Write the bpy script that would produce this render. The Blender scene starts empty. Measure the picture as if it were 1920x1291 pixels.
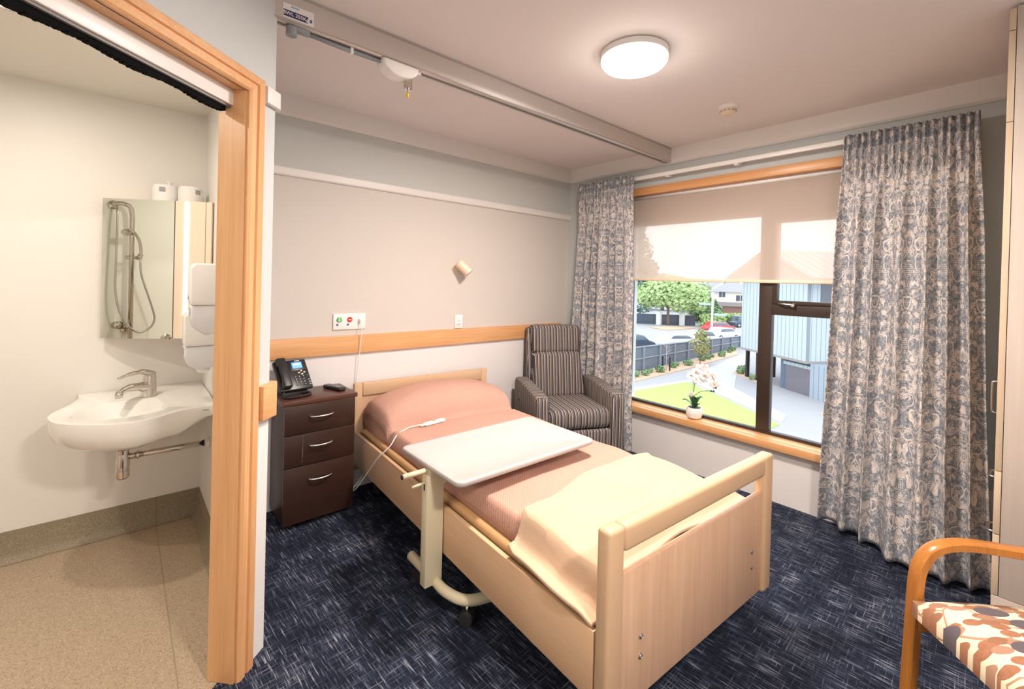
import bpy, bmesh, math, random
from mathutils import Vector, Matrix
random.seed(7)
PI = math.pi
sc = bpy.context.scene
COL = sc.collection

# ---------------------------------------------------------------- camera
cam_data = bpy.data.cameras.new('camera')
cam = bpy.data.objects.new('camera', cam_data)
COL.objects.link(cam)
CR = Vector((0.754295, -0.656025, 0.025884))
CU = Vector((-0.014972, 0.022227, 0.999641))
CF = Vector((0.656365, 0.754412, -0.006943))
m = Matrix((CR, CU, -CF)).transposed().to_4x4()
m.translation = Vector((-3.2674, -2.9367, 1.41))
cam.matrix_world = m
cam_data.sensor_width = 36.0
cam_data.lens = 842.578 / 1920 * 36
cam_data.shift_y = -113.4 / 1920
cam_data.clip_start = 0.02
cam_data.clip_end = 600
sc.camera = cam

# ---------------------------------------------------------------- exposure
sc.view_settings.view_transform = 'Standard'
sc.view_settings.look = 'None'
sc.view_settings.exposure = 0.0
sc.view_settings.gamma = 1.0
sc.view_settings.use_curve_mapping = False

# ---------------------------------------------------------------- sky (bright overcast)
SKY = 2.9
w = bpy.data.worlds.new('overcast_sky')
sc.world = w
w.use_nodes = True
nt = w.node_tree
nt.nodes.clear()
wo = nt.nodes.new('ShaderNodeOutputWorld')
bg = nt.nodes.new('ShaderNodeBackground')
tc = nt.nodes.new('ShaderNodeTexCoord')
nz = nt.nodes.new('ShaderNodeTexNoise'); nz.inputs['Scale'].default_value = 2.2; nz.inputs['Detail'].default_value = 4
rp = nt.nodes.new('ShaderNodeValToRGB')
rp.color_ramp.elements[0].position = .3; rp.color_ramp.elements[0].color = (.80, .86, .95, 1)
rp.color_ramp.elements[1].position = .7; rp.color_ramp.elements[1].color = (.97, .98, 1, 1)
nt.links.new(tc.outputs['Generated'], nz.inputs['Vector'])
nt.links.new(nz.outputs['Fac'], rp.inputs['Fac'])
nt.links.new(rp.outputs['Color'], bg.inputs['Color'])
bg.inputs['Strength'].default_value = SKY
nt.links.new(bg.outputs['Background'], wo.inputs['Surface'])

# ---------------------------------------------------------------- lamps' colour and power
WARM = (1.0, .88, .80)
LAMP_W = 66.0          # bedroom ceiling lamp, and again for its added copy
BATH_W = 10.5          # bathroom downlight, and again for the extra one

# window portal so that the daylight samples cleanly
pl = bpy.data.lights.new('window_daylight_portal', 'AREA')
pl.shape = 'RECTANGLE'; pl.size = 2.0; pl.size_y = 1.8
pl.cycles.is_portal = True
po = bpy.data.objects.new('window_daylight_portal', pl)
po.location = (.20, -1.62, 1.29); po.rotation_euler = (0, math.radians(90), 0)
COL.objects.link(po)

def area_lamp(name, loc, size, power, parent=None, col=WARM, rot=(0, 0, 0)):
    l = bpy.data.lights.new(name, 'AREA'); l.shape = 'DISK'; l.size = size
    l.energy = power; l.color = col
    o = bpy.data.objects.new(name, l); o.location = loc; o.rotation_euler = rot
    COL.objects.link(o)
    if parent: o.parent = parent
    return o

# ================================================================ materials
class N:
    """tiny helper round a material's node tree"""
    def __init__(s, name, rough=.5, metal=0., spec=.5):
        s.m = bpy.data.materials.new(name); s.m.use_nodes = True
        s.t = s.m.node_tree; s.b = s.t.nodes['Principled BSDF']
        s.b.inputs['Roughness'].default_value = rough
        s.b.inputs['Metallic'].default_value = metal
        s.b.inputs['Specular IOR Level'].default_value = spec
    def n(s, typ, **k):
        o = s.t.nodes.new('ShaderNode' + typ)
        for a, b in k.items():
            if a.startswith('_'): setattr(o, a[1:], b)
            else: o.inputs[a.replace('_', ' ')].default_value = b
        return o
    def l(s, a, b): s.t.links.new(a, b)
    def put(s, v, sock):
        if isinstance(v, (int, float)): sock.default_value = v
        elif isinstance(v, tuple): sock.default_value = v
        else: s.l(v, sock)
    def math(s, op, a, b=0., c=0., clamp=False):
        o = s.t.nodes.new('ShaderNodeMath'); o.operation = op; o.use_clamp = clamp
        s.put(a, o.inputs[0]); s.put(b, o.inputs[1]); s.put(c, o.inputs[2])
        return o.outputs[0]
    def mix(s, f, a, b, blend='MIX'):
        o = s.t.nodes.new('ShaderNodeMix'); o.data_type = 'RGBA'; o.blend_type = blend
        s.put(f, o.inputs[0])
        for v, i in ((a, 6), (b, 7)):
            if isinstance(v, tuple) and len(v) == 3: v = v + (1,)
            s.put(v, o.inputs[i])
        return o.outputs[2]
    def ramp(s, f, stops, interp='LINEAR'):
        o = s.t.nodes.new('ShaderNodeValToRGB'); r = o.color_ramp; r.interpolation = interp
        while len(r.elements) < len(stops): r.elements.new(.5)
        for e, (p, c) in zip(r.elements, stops):
            e.position = p
            e.color = (c, c, c, 1) if isinstance(c, (int, float)) else c + (1,)
        s.put(f, o.inputs['Fac'])
        return o.outputs['Color']
    def obj(s): return s.n('TexCoord').outputs['Object']
    def uv(s): return s.n('TexCoord').outputs['UV']
    def map(s, v, scale=(1, 1, 1), rot=(0, 0, 0), loc=(0, 0, 0)):
        o = s.n('Mapping'); o.inputs['Scale'].default_value = scale
        o.inputs['Rotation'].default_value = rot; o.inputs['Location'].default_value = loc
        s.l(v, o.inputs['Vector']); return o.outputs[0]
    def noise(s, v, scale=5., detail=2., rough=.5, dist=0.):
        o = s.n('TexNoise', Scale=scale, Detail=detail, Roughness=rough, Distortion=dist)
        s.l(v, o.inputs['Vector']); return o.outputs['Fac']
    def sep(s, v):
        o = s.n('SeparateXYZ'); s.l(v, o.inputs[0]); return o.outputs
    def comb(s, x, y, z=0.):
        o = s.n('CombineXYZ'); s.put(x, o.inputs[0]); s.put(y, o.inputs[1]); s.put(z, o.inputs[2]); return o.outputs[0]
    def col(s, c):
        if isinstance(c, tuple) and len(c) == 3: c = c + (1,)
        s.put(c, s.b.inputs['Base Color'])
    def bump(s, h, strength=.3, dist=.01):
        o = s.n('Bump', Strength=strength, Distance=dist); s.put(h, o.inputs['Height'])
        s.l(o.outputs[0], s.b.inputs['Normal'])

def srgb(r, g, b):
    f = lambda c: (c / 12.92 if c <= .04045 else ((c + .055) / 1.055) ** 2.4)
    return (f(r / 255), f(g / 255), f(b / 255))

def plain(name, c, rough=.5, metal=0., mottle=.0, spec=.5, coat=0.):
    k = N(name, rough, metal, spec)
    if mottle:
        f = k.noise(k.obj(), 9., 3.)
        k.col(k.mix(f, tuple(x * (1 - mottle) for x in c), tuple(min(1, x * (1 + mottle)) for x in c)))
    else: k.col(c)
    if coat: k.b.inputs['Coat Weight'].default_value = coat
    return k.m

def wood(name, c1, c2, axis='z', rough=.42, scale=1., fine=60., contrast=1.):
    k = N(name, rough)
    st = {'x': (.06, 1, 1), 'y': (1, .06, 1), 'z': (1, 1, .06)}[axis]
    v = k.map(k.obj(), st)
    a = k.noise(v, 7. * scale, 3., .6, .6)
    b = k.noise(v, fine * scale, 2., .6)
    st2 = {'x': (.015, 1, 1), 'y': (1, .015, 1), 'z': (1, 1, .015)}[axis]
    d = k.noise(k.map(k.obj(), st2), 140. * scale, 2., .5)
    f = k.math('ADD', k.math('MULTIPLY', a, .5), k.math('ADD', k.math('MULTIPLY', b, .3), k.math('MULTIPLY', d, .25)))
    f = k.math('MULTIPLY_ADD', k.math('SUBTRACT', f, .52), 3.2 * contrast, .5, True)
    k.col(k.mix(f, c1, c2))
    k.bump(b, .06, .002)
    return k.m

def emit(name, c, strength):
    k = N(name); k.col(c)
    k.b.inputs['Emission Color'].default_value = c + (1,)
    k.b.inputs['Emission Strength'].default_value = strength
    return k.m

M = {}
# walls: paint above the timber guard rail, pale woven vinyl below it
def wall_mat(name, up, low, zsplit, band=None):
    k = N(name, .62, spec=.3)
    g = k.n('NewGeometry').outputs['Position']
    z = k.sep(g)[2]
    t = k.math('GREATER_THAN', z, zsplit)
    tx = k.noise(k.map(g, (60, 60, 160)), 1., 2.)
    tx2 = k.noise(g, 4., 3.)
    lowc = k.mix(k.math('MULTIPLY', tx, 1.), tuple(c * .955 for c in low), low)
    upc = k.mix(tx2, tuple(c * .985 for c in up), up)
    if band:      # warmer greige field between the guard rail and the picture rail
        upc = k.mix(k.math('LESS_THAN', z, 2.03), upc, k.mix(tx2, tuple(c * .985 for c in band), band))
    k.col(k.mix(t, lowc, upc))
    k.bump(tx, .12, .001)
    return k.m
M['wall'] = wall_mat('wall_paint', (.58, .61, .61), (.80, .79, .78), .93)
M['wall_head'] = wall_mat('wall_paint_head', (.57, .585, .56), (.80, .77, .76), .93, (.64, .595, .55))
M['wall_window'] = wall_mat('wall_paint_window_side', (.54, .57, .565), (.80, .77, .75), .43)
M['ceiling'] = plain('ceiling_paint', (.84, .785, .76), .8, mottle=.01, spec=.2)
M['trim_white'] = plain('trim_white', (.78, .75, .72), .45)
M['bath_wall'] = plain('bathroom_wall_paint', (.84, .815, .775), .45, mottle=.01)
M['bath_ceiling'] = plain('bathroom_ceiling_paint', (.80, .77, .70), .6)
M['timber'] = wood('orange_timber', srgb(230, 182, 132), srgb(210, 152, 100), 'z', .35)
M['timber_x'] = wood('orange_timber_lengthwise', srgb(230, 180, 128), srgb(208, 148, 94), 'x', .35)
M['timber_y'] = wood('orange_timber_crosswise', srgb(228, 176, 124), srgb(208, 148, 94), 'y', .35)
M['sill_top'] = wood('pale_sill_timber', srgb(238, 190, 140), srgb(222, 166, 110), 'y', .3)
M['bed_panel'] = wood('pale_ash_laminate', srgb(222, 186, 150), srgb(204, 164, 128), 'x', .4, 1.2, contrast=.7)
M['bed_panel_z'] = wood('pale_ash_laminate_upright', srgb(222, 188, 158), srgb(198, 158, 128), 'z', .4, 1.4, contrast=.8)
M['bed_post'] = wood('honey_beech', srgb(212, 180, 146), srgb(202, 167, 132), 'z', .38, contrast=.4)
M['bed_rail'] = wood('honey_beech_rail', srgb(204, 164, 116), srgb(186, 144, 98), 'y', .38, contrast=.6)
M['bed_rail_x'] = wood('honey_beech_crossrail', srgb(212, 180, 146), srgb(202, 167, 132), 'x', .38, contrast=.4)
M['wardrobe'] = wood('washed_ash_laminate', srgb(198, 186, 176), srgb(182, 168, 156), 'z', .45, .8, contrast=.6)
M['wardrobe_x'] = wood('washed_ash_laminate_base', srgb(198, 186, 176), srgb(182, 168, 156), 'x', .45, .8, contrast=.6)
M['edge'] = wood('wardrobe_edging', srgb(206, 186, 160), srgb(198, 176, 150), 'z', .4, contrast=.4)
M['walnut'] = wood('dark_walnut_laminate', srgb(64, 40, 31), srgb(45, 28, 22), 'x', .38, 1., 90., .8)
M['walnut_top'] = wood('dark_walnut_top', srgb(92, 56, 44), srgb(72, 42, 33), 'x', .35, 1., 90., .8)
M['chair_wood'] = wood('amber_bent_wood', srgb(184, 122, 56), srgb(154, 94, 38), 'z', .28, 1.3)
M['chrome'] = plain('chrome', (.64, .60, .56), .12, 1.)
M['steel'] = plain('brushed_steel', (.54, .52, .50), .30, 1.)
M['alu'] = plain('satin_aluminium', (.66, .63, .60), .38, .75)
M['alu_dark'] = plain('dark_aluminium_slot', (.20, .19, .18), .5, .3)
M['white'] = plain('white_plastic', (.86, .84, .82), .35)
M['white_gloss'] = plain('white_ceramic', (.90, .88, .85), .08, coat=.5)
M['cream'] = plain('cream_enamel', srgb(216, 206, 176), .35)
M['lamp_cream'] = plain('cream_lamp_shade', srgb(236, 214, 188), .4)
M['black'] = plain('black_plastic', (.018, .017, .018), .35)
M['rubber'] = plain('black_rubber', (.02, .02, .022), .6)
M['greyplastic'] = plain('grey_plastic', (.28, .30, .32), .5)
M['bronze'] = plain('bronze_window_aluminium', srgb(62, 50, 44), .4, .2)
M['green'] = plain('green_button', (.05, .42, .08), .35)
M['red'] = plain('red_button', (.72, .03, .03), .35)
M['blue'] = plain('blue_sticker', (.06, .14, .45), .4)
M['navy'] = plain('navy_label', (.03, .02, .12), .4)
M['skyblue'] = plain('light_blue_label', (.30, .50, .72), .4)
M['yellow'] = plain('yellow_pin', (.9, .55, .03), .4)
M['gold'] = plain('gold_keys', (.75, .66, .48), .35, .3)
M['table_white'] = plain('white_laminate', (.50, .478, .465), .3)
M['paper'] = plain('wrapped_paper', (.84, .83, .82), .6, mottle=.06)
M['label_grey'] = plain('grey_print', (.35, .36, .38), .6)
M['mirror'] = plain('mirror_glass', (.80, .84, .78), .0, 1.)
M['plate'] = M['white']
M['dark_gap'] = plain('dark_gap', (.05, .035, .03), .7)

k = N('window_glass', .0); k.t.nodes.remove(k.b)
gl = k.n('BsdfGlossy', Roughness=.0); gl.inputs['Color'].default_value = (1, 1, 1, 1)
tr = k.n('BsdfTransparent'); tr.inputs['Color'].default_value = (.97, .985, .99, 1)
fr = k.n('Fresnel', IOR=1.2); mx = k.n('MixShader')
k.l(fr.outputs[0], mx.inputs[0]); k.l(tr.outputs[0], mx.inputs[1]); k.l(gl.outputs[0], mx.inputs[2])
k.l(mx.outputs[0], k.t.nodes['Material Output'].inputs[0]); M['glass'] = k.m

k = N('sunscreen_blind_fabric', .8); k.col((.84, .72, .63))
tr = k.n('BsdfTransparent'); tl = k.n('BsdfTranslucent'); tl.inputs['Color'].default_value = (.80, .68, .58, 1)
ms = k.n('MixShader', Fac=.35); mx = k.n('MixShader', Fac=.58)
k.l(k.b.outputs[0], ms.inputs[1]); k.l(tl.outputs[0], ms.inputs[2])
k.l(tr.outputs[0], mx.inputs[1]); k.l(ms.outputs[0], mx.inputs[2])
k.l(mx.outputs[0], k.t.nodes['Material Output'].inputs[0]); M['blind'] = k.m

# carpet tiles: navy with broken pale threads, alternate tiles laid with the weave turned
k = N('navy_carpet_tiles', .95, spec=.15)
g = k.n('NewGeometry').outputs['Position']
g = k.map(g, (1, 1, 1), (0, 0, math.radians(-3)))
s3 = k.sep(g)
ca = k.math('FLOOR', k.math('DIVIDE', s3[0], .5)); cb = k.math('FLOOR', k.math('DIVIDE', s3[1], .5))
alt = k.math('ABSOLUTE', k.math('MODULO', k.math('ADD', ca, cb), 2.))
def threads(sc_, sc2):
    a = k.noise(k.map(g, sc_), 1., 2., .7)
    b = k.noise(k.map(g, sc2), 1., 2., .6)
    c = k.noise(g, 5., 3., .6)
    t = k.math('MAXIMUM', a, k.math('MULTIPLY', b, .92))
    return k.math('ADD', t, k.math('MULTIPLY', k.math('SUBTRACT', c, .5), .30))
ta = threads((185, 7.5, 1), (11, 165, 1))
tb = threads((150, 10, 1), (8, 185, 1))
t = k.mix(alt, ta, tb)
fine = k.noise(g, 420., 1.)
t = k.math('ADD', t, k.math('MULTIPLY', k.math('SUBTRACT', fine, .5), .16))
colr = k.ramp(t, [(.44, (.008, .010, .018)), (.55, (.020, .028, .052)), (.62, (.075, .085, .125)), (.73, (.31, .32, .36))])
k.col(colr)
k.bump(t, .5, .004)
M['carpet'] = k.m

# bathroom vinyl: beige with fine dark and pale flecks, welded seams
def vinyl(name, base, dark, light, seam=None):
    k = N(name, .5, spec=.4)
    g = k.n('NewGeometry').outputs['Position']
    a = k.noise(g, 260., 1.); b = k.noise(k.map(g, (1, 1, 1), (0, 0, 0), (3, 7, 1)), 200., 1.)
    c = k.mix(k.math('GREATER_THAN', a, .60), base, dark)
    c = k.mix(k.math('GREATER_THAN', b, .62), c, light)
    c = k.mix(k.math('MULTIPLY', k.noise(g, 3., 2.), .25), c, tuple(x * .8 for x in base))
    if seam is not None:
        x = k.sep(g)[0]
        d = k.math('LESS_THAN', k.math('ABSOLUTE', k.math('SUBTRACT', x, seam)), .0025)
        c = k.mix(d, c, tuple(x * .72 for x in base))
    k.col(c); return k.m
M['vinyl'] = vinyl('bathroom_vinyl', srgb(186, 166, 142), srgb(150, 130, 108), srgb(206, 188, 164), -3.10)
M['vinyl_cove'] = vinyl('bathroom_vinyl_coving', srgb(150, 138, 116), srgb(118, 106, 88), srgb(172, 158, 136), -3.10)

# bedspread: quilted salmon cotton
k = N('salmon_quilted_cotton', .85, spec=.2)
o = k.obj()
wv = k.n('TexWave', Scale=34., Distortion=1.2); wv.inputs['Detail'].default_value = 1.
k.l(k.map(o, (1, 1, 1), (0, 0, math.radians(38))), wv.inputs['Vector'])
wv2 = k.n('TexWave', Scale=62., Distortion=2.5); k.l(k.map(o, (1, 1, 1), (0, 0, math.radians(-50))), wv2.inputs['Vector'])
f = k.math('MULTIPLY', wv.outputs['Fac'], wv2.outputs['Fac'])
big = k.noise(o, 3., 2.)
k.col(k.mix(k.math('ADD', f, k.math('MULTIPLY', k.math('SUBTRACT', big, .5), .4)), srgb(194, 150, 134), srgb(212, 172, 154)))
k.bump(f, .35, .004); M['spread'] = k.m

k = N('butter_fleece', .95, spec=.1)
f = k.noise(k.obj(), 320., 2.); f2 = k.noise(k.obj(), 6., 3.)
k.col(k.mix(f2, srgb(206, 174, 144), srgb(216, 185, 156))); k.bump(f, .25, .002)
k.b.inputs['Sheen Weight'].default_value = .3
M['fleece'] = k.m
M['mattress'] = plain('dark_mattress_cover', (.05, .055, .07), .7)

# striped upholstery; which = axis across which the stripes repeat
def stripes(name, ax):
    k = N(name, .85, spec=.2)
    s3 = k.sep(k.obj())
    v = s3['xyz'.index(ax)]
    p = k.math('FRACT', k.math('DIVIDE', k.math('ADD', v, 5.), .052))
    stops = [(0, srgb(58, 58, 70)), (.18, srgb(226, 208, 182)), (.25, srgb(76, 72, 78)), (.36, srgb(158, 144, 130)), (.43, srgb(54, 52, 62)), (.62, srgb(226, 208, 182)), (.68, srgb(82, 78, 82)), (.80, srgb(128, 124, 128)), (.90, srgb(56, 56, 68))]
    c = k.ramp(p, stops, 'CONSTANT')
    ws = k.noise(k.map(k.obj(), (400, 400, 400)), 1., 1.)
    c = k.mix(.12, c, k.mix(ws, (.03, .03, .04), (.42, .38, .33)))
    k.col(c); k.bump(ws, .2, .001); return k.m
M['stripe_x'] = stripes('striped_upholstery_across', 'x')
M['stripe_y'] = stripes('striped_upholstery_along', 'y')

# damask curtain cloth: pale leaves and scrolls over mottled slate blue
k = N('damask_curtain_cloth', .9, spec=.15)
u3 = k.sep(k.uv())
px = k.math('PINGPONG', u3[0], .17)
py = u3[1]
v = k.comb(px, py, 0.)
wx = k.noise(v, 11., 2.); wy = k.noise(k.map(v, (1, 1, 1), (0, 0, 0), (4, 2, 0)), 11., 2.)
vw = k.comb(k.math('ADD', px, k.math('MULTIPLY', k.math('SUBTRACT', wx, .5), .07)),
            k.math('ADD', py, k.math('MULTIPLY', k.math('SUBTRACT', wy, .5), .09)), 0.)
# lobed leaves: large cells cut by finer ones, with dark outlines and veins
vo = k.n('TexVoronoi', Scale=27.); vo.inputs['Randomness'].default_value = .85; k.l(vw, vo.inputs['Vector'])
petal = k.n('TexVoronoi', Scale=88.); petal.inputs['Randomness'].default_value = .8; k.l(vw, petal.inputs['Vector'])
pedge = k.n('TexVoronoi', Scale=88.); pedge.feature = 'DISTANCE_TO_EDGE'; pedge.inputs['Randomness'].default_value = .8; k.l(vw, pedge.inputs['Vector'])
d1 = k.math('ADD', vo.outputs['Distance'], k.math('MULTIPLY', k.math('SUBTRACT', petal.outputs['Distance'], .35), .50))
leaf = k.ramp(d1, [(.0, 1.), (.52, 1.), (.58, 0.), (1, 0.)])
rim_ = k.ramp(k.math('ABSOLUTE', k.math('SUBTRACT', d1, .55)), [(0, 1.), (.035, 1.), (.06, 0.)])
vein = k.ramp(pedge.outputs['Distance'], [(0, 1.), (.035, .8), (.07, 0.)])
# scroll stems: contour rings of a larger cell pattern
vs = k.n('TexVoronoi', Scale=10.); vs.inputs['Randomness'].default_value = .9; k.l(vw, vs.inputs['Vector'])
ring = k.math('ABSOLUTE', k.math('SUBTRACT', vs.outputs['Distance'], .42))
stem = k.ramp(ring, [(0, 1.), (.026, 1.), (.036, 0.)])
outl = k.ramp(k.math('ABSOLUTE', k.math('SUBTRACT', ring, .050)), [(0, 1.), (.016, 0.)])
be = k.n('TexVoronoi', Scale=95.); be.inputs['Randomness'].default_value = .25; k.l(v, be.inputs['Vector'])
bz = k.ramp(k.noise(v, 13., 1.), [(.56, 0.), (.58, 1.)])
berry = k.math('MULTIPLY', k.ramp(be.outputs['Distance'], [(.30, 1.), (.36, 0.)]), bz)
mot = k.noise(k.uv(), 55., 3., .7)
ground = k.ramp(mot, [(.34, srgb(108, 116, 128)), (.50, srgb(146, 152, 160)), (.64, srgb(190, 186, 184))])
pale = k.ramp(k.noise(k.uv(), 34., 3., .7), [(.34, srgb(196, 190, 186)), (.5, srgb(222, 212, 206)), (.66, srgb(236, 226, 218))])
dk = k.mix(mot, srgb(96, 104, 116), srgb(130, 136, 144))
c = k.mix(leaf, ground, pale)
c = k.mix(k.math('MULTIPLY', k.math('MULTIPLY', vein, leaf), .55), c, dk)
c = k.mix(k.math('MULTIPLY', rim_, .45), c, dk)
c = k.mix(k.math('MULTIPLY', outl, .6), c, dk)
c = k.mix(stem, c, pale)
c = k.mix(berry, c, pale)
k.col(c)
k.bump(k.noise(k.uv(), 700., 1.), .15, .001)
tl = k.n('BsdfTranslucent'); k.l(c, tl.inputs['Color']); mx = k.n('MixShader', Fac=.10)
k.l(k.b.outputs[0], mx.inputs[1]); k.l(tl.outputs[0], mx.inputs[2])
k.l(mx.outputs[0], k.t.nodes['Material Output'].inputs[0])
M['curtain'] = k.m

# leaf-printed chair seat
k = N('leaf_print_upholstery', .85, spec=.2)
o = k.obj()
def leaves(scale, rot, stretch, th, off):
    vv = k.map(o, (1, stretch, 1), (0, 0, rot), off)
    a = k.n('TexVoronoi', Scale=scale); a.voronoi_dimensions = '2D'; a.inputs['Randomness'].default_value = .75; k.l(vv, a.inputs['Vector'])
    keep = k.math('GREATER_THAN', k.sep(a.outputs['Color'])[0], .18)
    return k.math('MULTIPLY', k.math('LESS_THAN', a.outputs['Distance'], th), keep), a.outputs['Color']
l1, c1 = leaves(17., .7, 1.75, .37, (0, 0, 0)); l2, c2 = leaves(15., -.7, 1.9, .35, (.3, .2, 0)); l3, c3 = leaves(5.5, .1, 1.8, .22, (.13, .36, 0))
st = k.n('TexVoronoi', Scale=9.); st.feature = 'DISTANCE_TO_EDGE'; k.l(o, st.inputs['Vector'])
stem = k.math('LESS_THAN', st.outputs['Distance'], .018)
c = k.mix(stem, srgb(216, 200, 172), srgb(164, 128, 100))
br = k.mix(k.noise(o, 90., 3.), srgb(132, 88, 62), srgb(162, 116, 90))
c = k.mix(l1, c, br)
c = k.mix(l2, c, k.mix(k.sep(c2)[1], srgb(138, 96, 72), srgb(162, 126, 104)))
c = k.mix(l3, c, srgb(92, 84, 88))
k.col(c); k.bump(k.noise(o, 500., 1.), .2, .001); M['leafprint'] = k.m

# outdoors
M['asphalt'] = plain('pale_asphalt', (.38, .38, .40), .9, mottle=.06)
M['path'] = plain('concrete_path', (.50, .50, .50), .9, mottle=.03)
k = N('lawn_grass', .95, spec=.1); k.col(k.mix(k.noise(k.obj(), 5., 4.), (.34, .62, .12), (.48, .74, .22))); M['grass'] = k.m
k = N('bark_mulch', .95, spec=.1); k.col(k.mix(k.noise(k.obj(), 9., 4.), (.52, .30, .18), (.78, .60, .46))); M['mulch'] = k.m
def boards(name, c, pitch, ax='x', rough=.6, line=.12):
    k = N(name, rough, spec=.3)
    s = k.sep(k.obj())
    p = k.math('FRACT', k.math('DIVIDE', k.math('ADD', s['xyz'.index(ax)], 50.), pitch))
    t = k.math('LESS_THAN', p, line)
    k.col(k.mix(t, c, tuple(x * .55 for x in c))); k.bump(k.math('SUBTRACT', 1., t), .6, .02); return k.m
M['clad'] = boards('blue_grey_cladding', (.46, .52, .58), .34, 'x')
M['clad_dark'] = boards('dark_blue_cladding', (.13, .17, .24), .34, 'x')
M['fence'] = boards('grey_fence_palings', (.20, .23, .28), .15, 'x', .7, .14)
M['fence_post'] = plain('grey_fence_rail', (.27, .31, .36), .7)
M['roofmetal'] = plain('pale_roof_metal', (.60, .60, .62), .5)
M['soffit'] = plain('roof_edge', (.30, .27, .26), .6)
M['darkwin'] = plain('dark_window', (.10, .11, .14), .15)
M['housewhite'] = plain('white_render', (.80, .80, .78), .8)
M['housecream'] = plain('cream_render', (.76, .74, .64), .8)
M['tile'] = plain('grey_roof_tiles', (.52, .52, .55), .8)
M['brick'] = plain('brown_cladding', (.28, .15, .12), .8)
M['carred'] = plain('red_car_paint', (.62, .04, .06), .25, coat=.6)
M['carwhite'] = plain('white_car_paint', (.82, .83, .85), .25, coat=.6)
M['cardark'] = plain('dark_car_paint', (.06, .08, .12), .25, coat=.6)
M['carglass'] = plain('car_glass', (.16, .20, .25), .1)
M['tyre'] = plain('tyre', (.05, .05, .05), .8)
M['polewhite'] = plain('white_pole', (.85, .86, .88), .5)
M['bark'] = plain('grey_bark', (.22, .18, .15), .9)
def foliage(name, a, b):
    k = N(name, .7, spec=.25)
    k.col(k.mix(k.noise(k.obj(), 1.6, 3.), a, b))
    return k.m
M['leaf_light'] = foliage('light_green_leaves', (.30, .50, .18), (.62, .72, .38))
M['leaf_dark'] = foliage('dark_green_leaves', (.14, .24, .20), (.26, .38, .32))
M['leaf_mid'] = foliage('mid_green_leaves', (.12, .24, .10), (.28, .40, .20))
M['leaf_red'] = foliage('reddish_green_leaves', (.22, .30, .10), (.55, .45, .24))
M['orchid_leaf'] = plain('orchid_leaf', (.03, .12, .04), .35)
M['orchid_stem'] = plain('orchid_stem', (.10, .14, .04), .5)
M['petal'] = plain('orchid_petal', (.86, .84, .86), .6)
M['petal_core'] = plain('orchid_core', (.70, .50, .22), .6)
M['soil'] = plain('potting_bark', (.10, .07, .05), .95)

# ================================================================ geometry helpers
def obj(name, bm, mat, parent=None, smooth=35, loc=None, rot=None):
    me = bpy.data.meshes.new(name)
    if smooth:
        for f in bm.faces: f.smooth = True
        a = math.radians(smooth)
        for e in bm.edges:
            if len(e.link_faces) == 2 and e.calc_face_angle(0) > a: e.smooth = False
    bm.to_mesh(me); bm.free()
    mats = mat if isinstance(mat, (list, tuple)) else [mat]
    for q in mats: me.materials.append(q)
    o = bpy.data.objects.new(name, me); COL.objects.link(o)
    if parent: o.parent = parent
    if loc: o.location = loc
    if rot: o.rotation_euler = rot
    return o
def thing(name, label, cat, loc=(0, 0, 0), rz=0., group=None):
    o = bpy.data.objects.new(name, None); COL.objects.link(o)
    o.empty_display_size = .1
    o.location = loc; o.rotation_euler = (0, 0, rz)
    o['label'] = label; o['category'] = cat
    if group: o['group'] = group
    return o
def tag(o, label, cat, group=None, kind=None):
    o['label'] = label; o['category'] = cat
    if group: o['group'] = group
    if kind: o['kind'] = kind
    return o
def struct(name, bm, mat, parent=None, smooth=0):
    o = obj(name, bm, mat, parent, smooth)
    if parent is None: o['kind'] = 'structure'
    return o
def B(): return bmesh.new()
def box(bm, c, s, bev=0., seg=2, rot=None, mi=0):
    r = bmesh.ops.create_cube(bm, size=1.)
    vs = r['verts']
    mt = Matrix.Translation(c) @ (rot.to_4x4() if rot else Matrix.Identity(4)) @ Matrix.Diagonal((s[0], s[1], s[2], 1))
    bmesh.ops.transform(bm, matrix=mt, verts=vs)
    fs = set(f for v in vs for f in v.link_faces)
    for f in fs: f.material_index = mi
    if bev > 0:
        es = list(set(e for v in vs for e in v.link_edges))
        r2 = bmesh.ops.bevel(bm, geom=es, offset=min(bev, min(abs(x) for x in s) * .49), segments=seg, profile=.5, affect='EDGES')
        for f in r2['faces']: f.material_index = mi
    return bm
def bx(x0, x1, y0, y1, z0, z1, bev=0., bm=None, seg=2, mi=0):
    bm = bm or B()
    return box(bm, ((x0 + x1) / 2, (y0 + y1) / 2, (z0 + z1) / 2), (abs(x1 - x0), abs(y1 - y0), abs(z1 - z0)), bev, seg, None, mi)
def frame_dirs(d):
    d = Vector(d).normalized()
    a = Vector((0, 0, 1)) if abs(d.z) < .9 else Vector((1, 0, 0))
    u = d.cross(a).normalized(); return u, d.cross(u).normalized()
def ring(bm, c, u, v, r, n, ru=1., rv=1.):
    return [bm.verts.new(Vector(c) + u * (math.cos(2 * PI * i / n) * r * ru) + v * (math.sin(2 * PI * i / n) * r * rv)) for i in range(n)]
def bridge(bm, a, b, mi=0):
    n = len(a)
    for i in range(n):
        f = bm.faces.new((a[i], a[(i + 1) % n], b[(i + 1) % n], b[i])); f.material_index = mi
def cap(bm, r, flip=False, mi=0):
    f = bm.faces.new(r[::-1] if flip else r); f.material_index = mi
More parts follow.
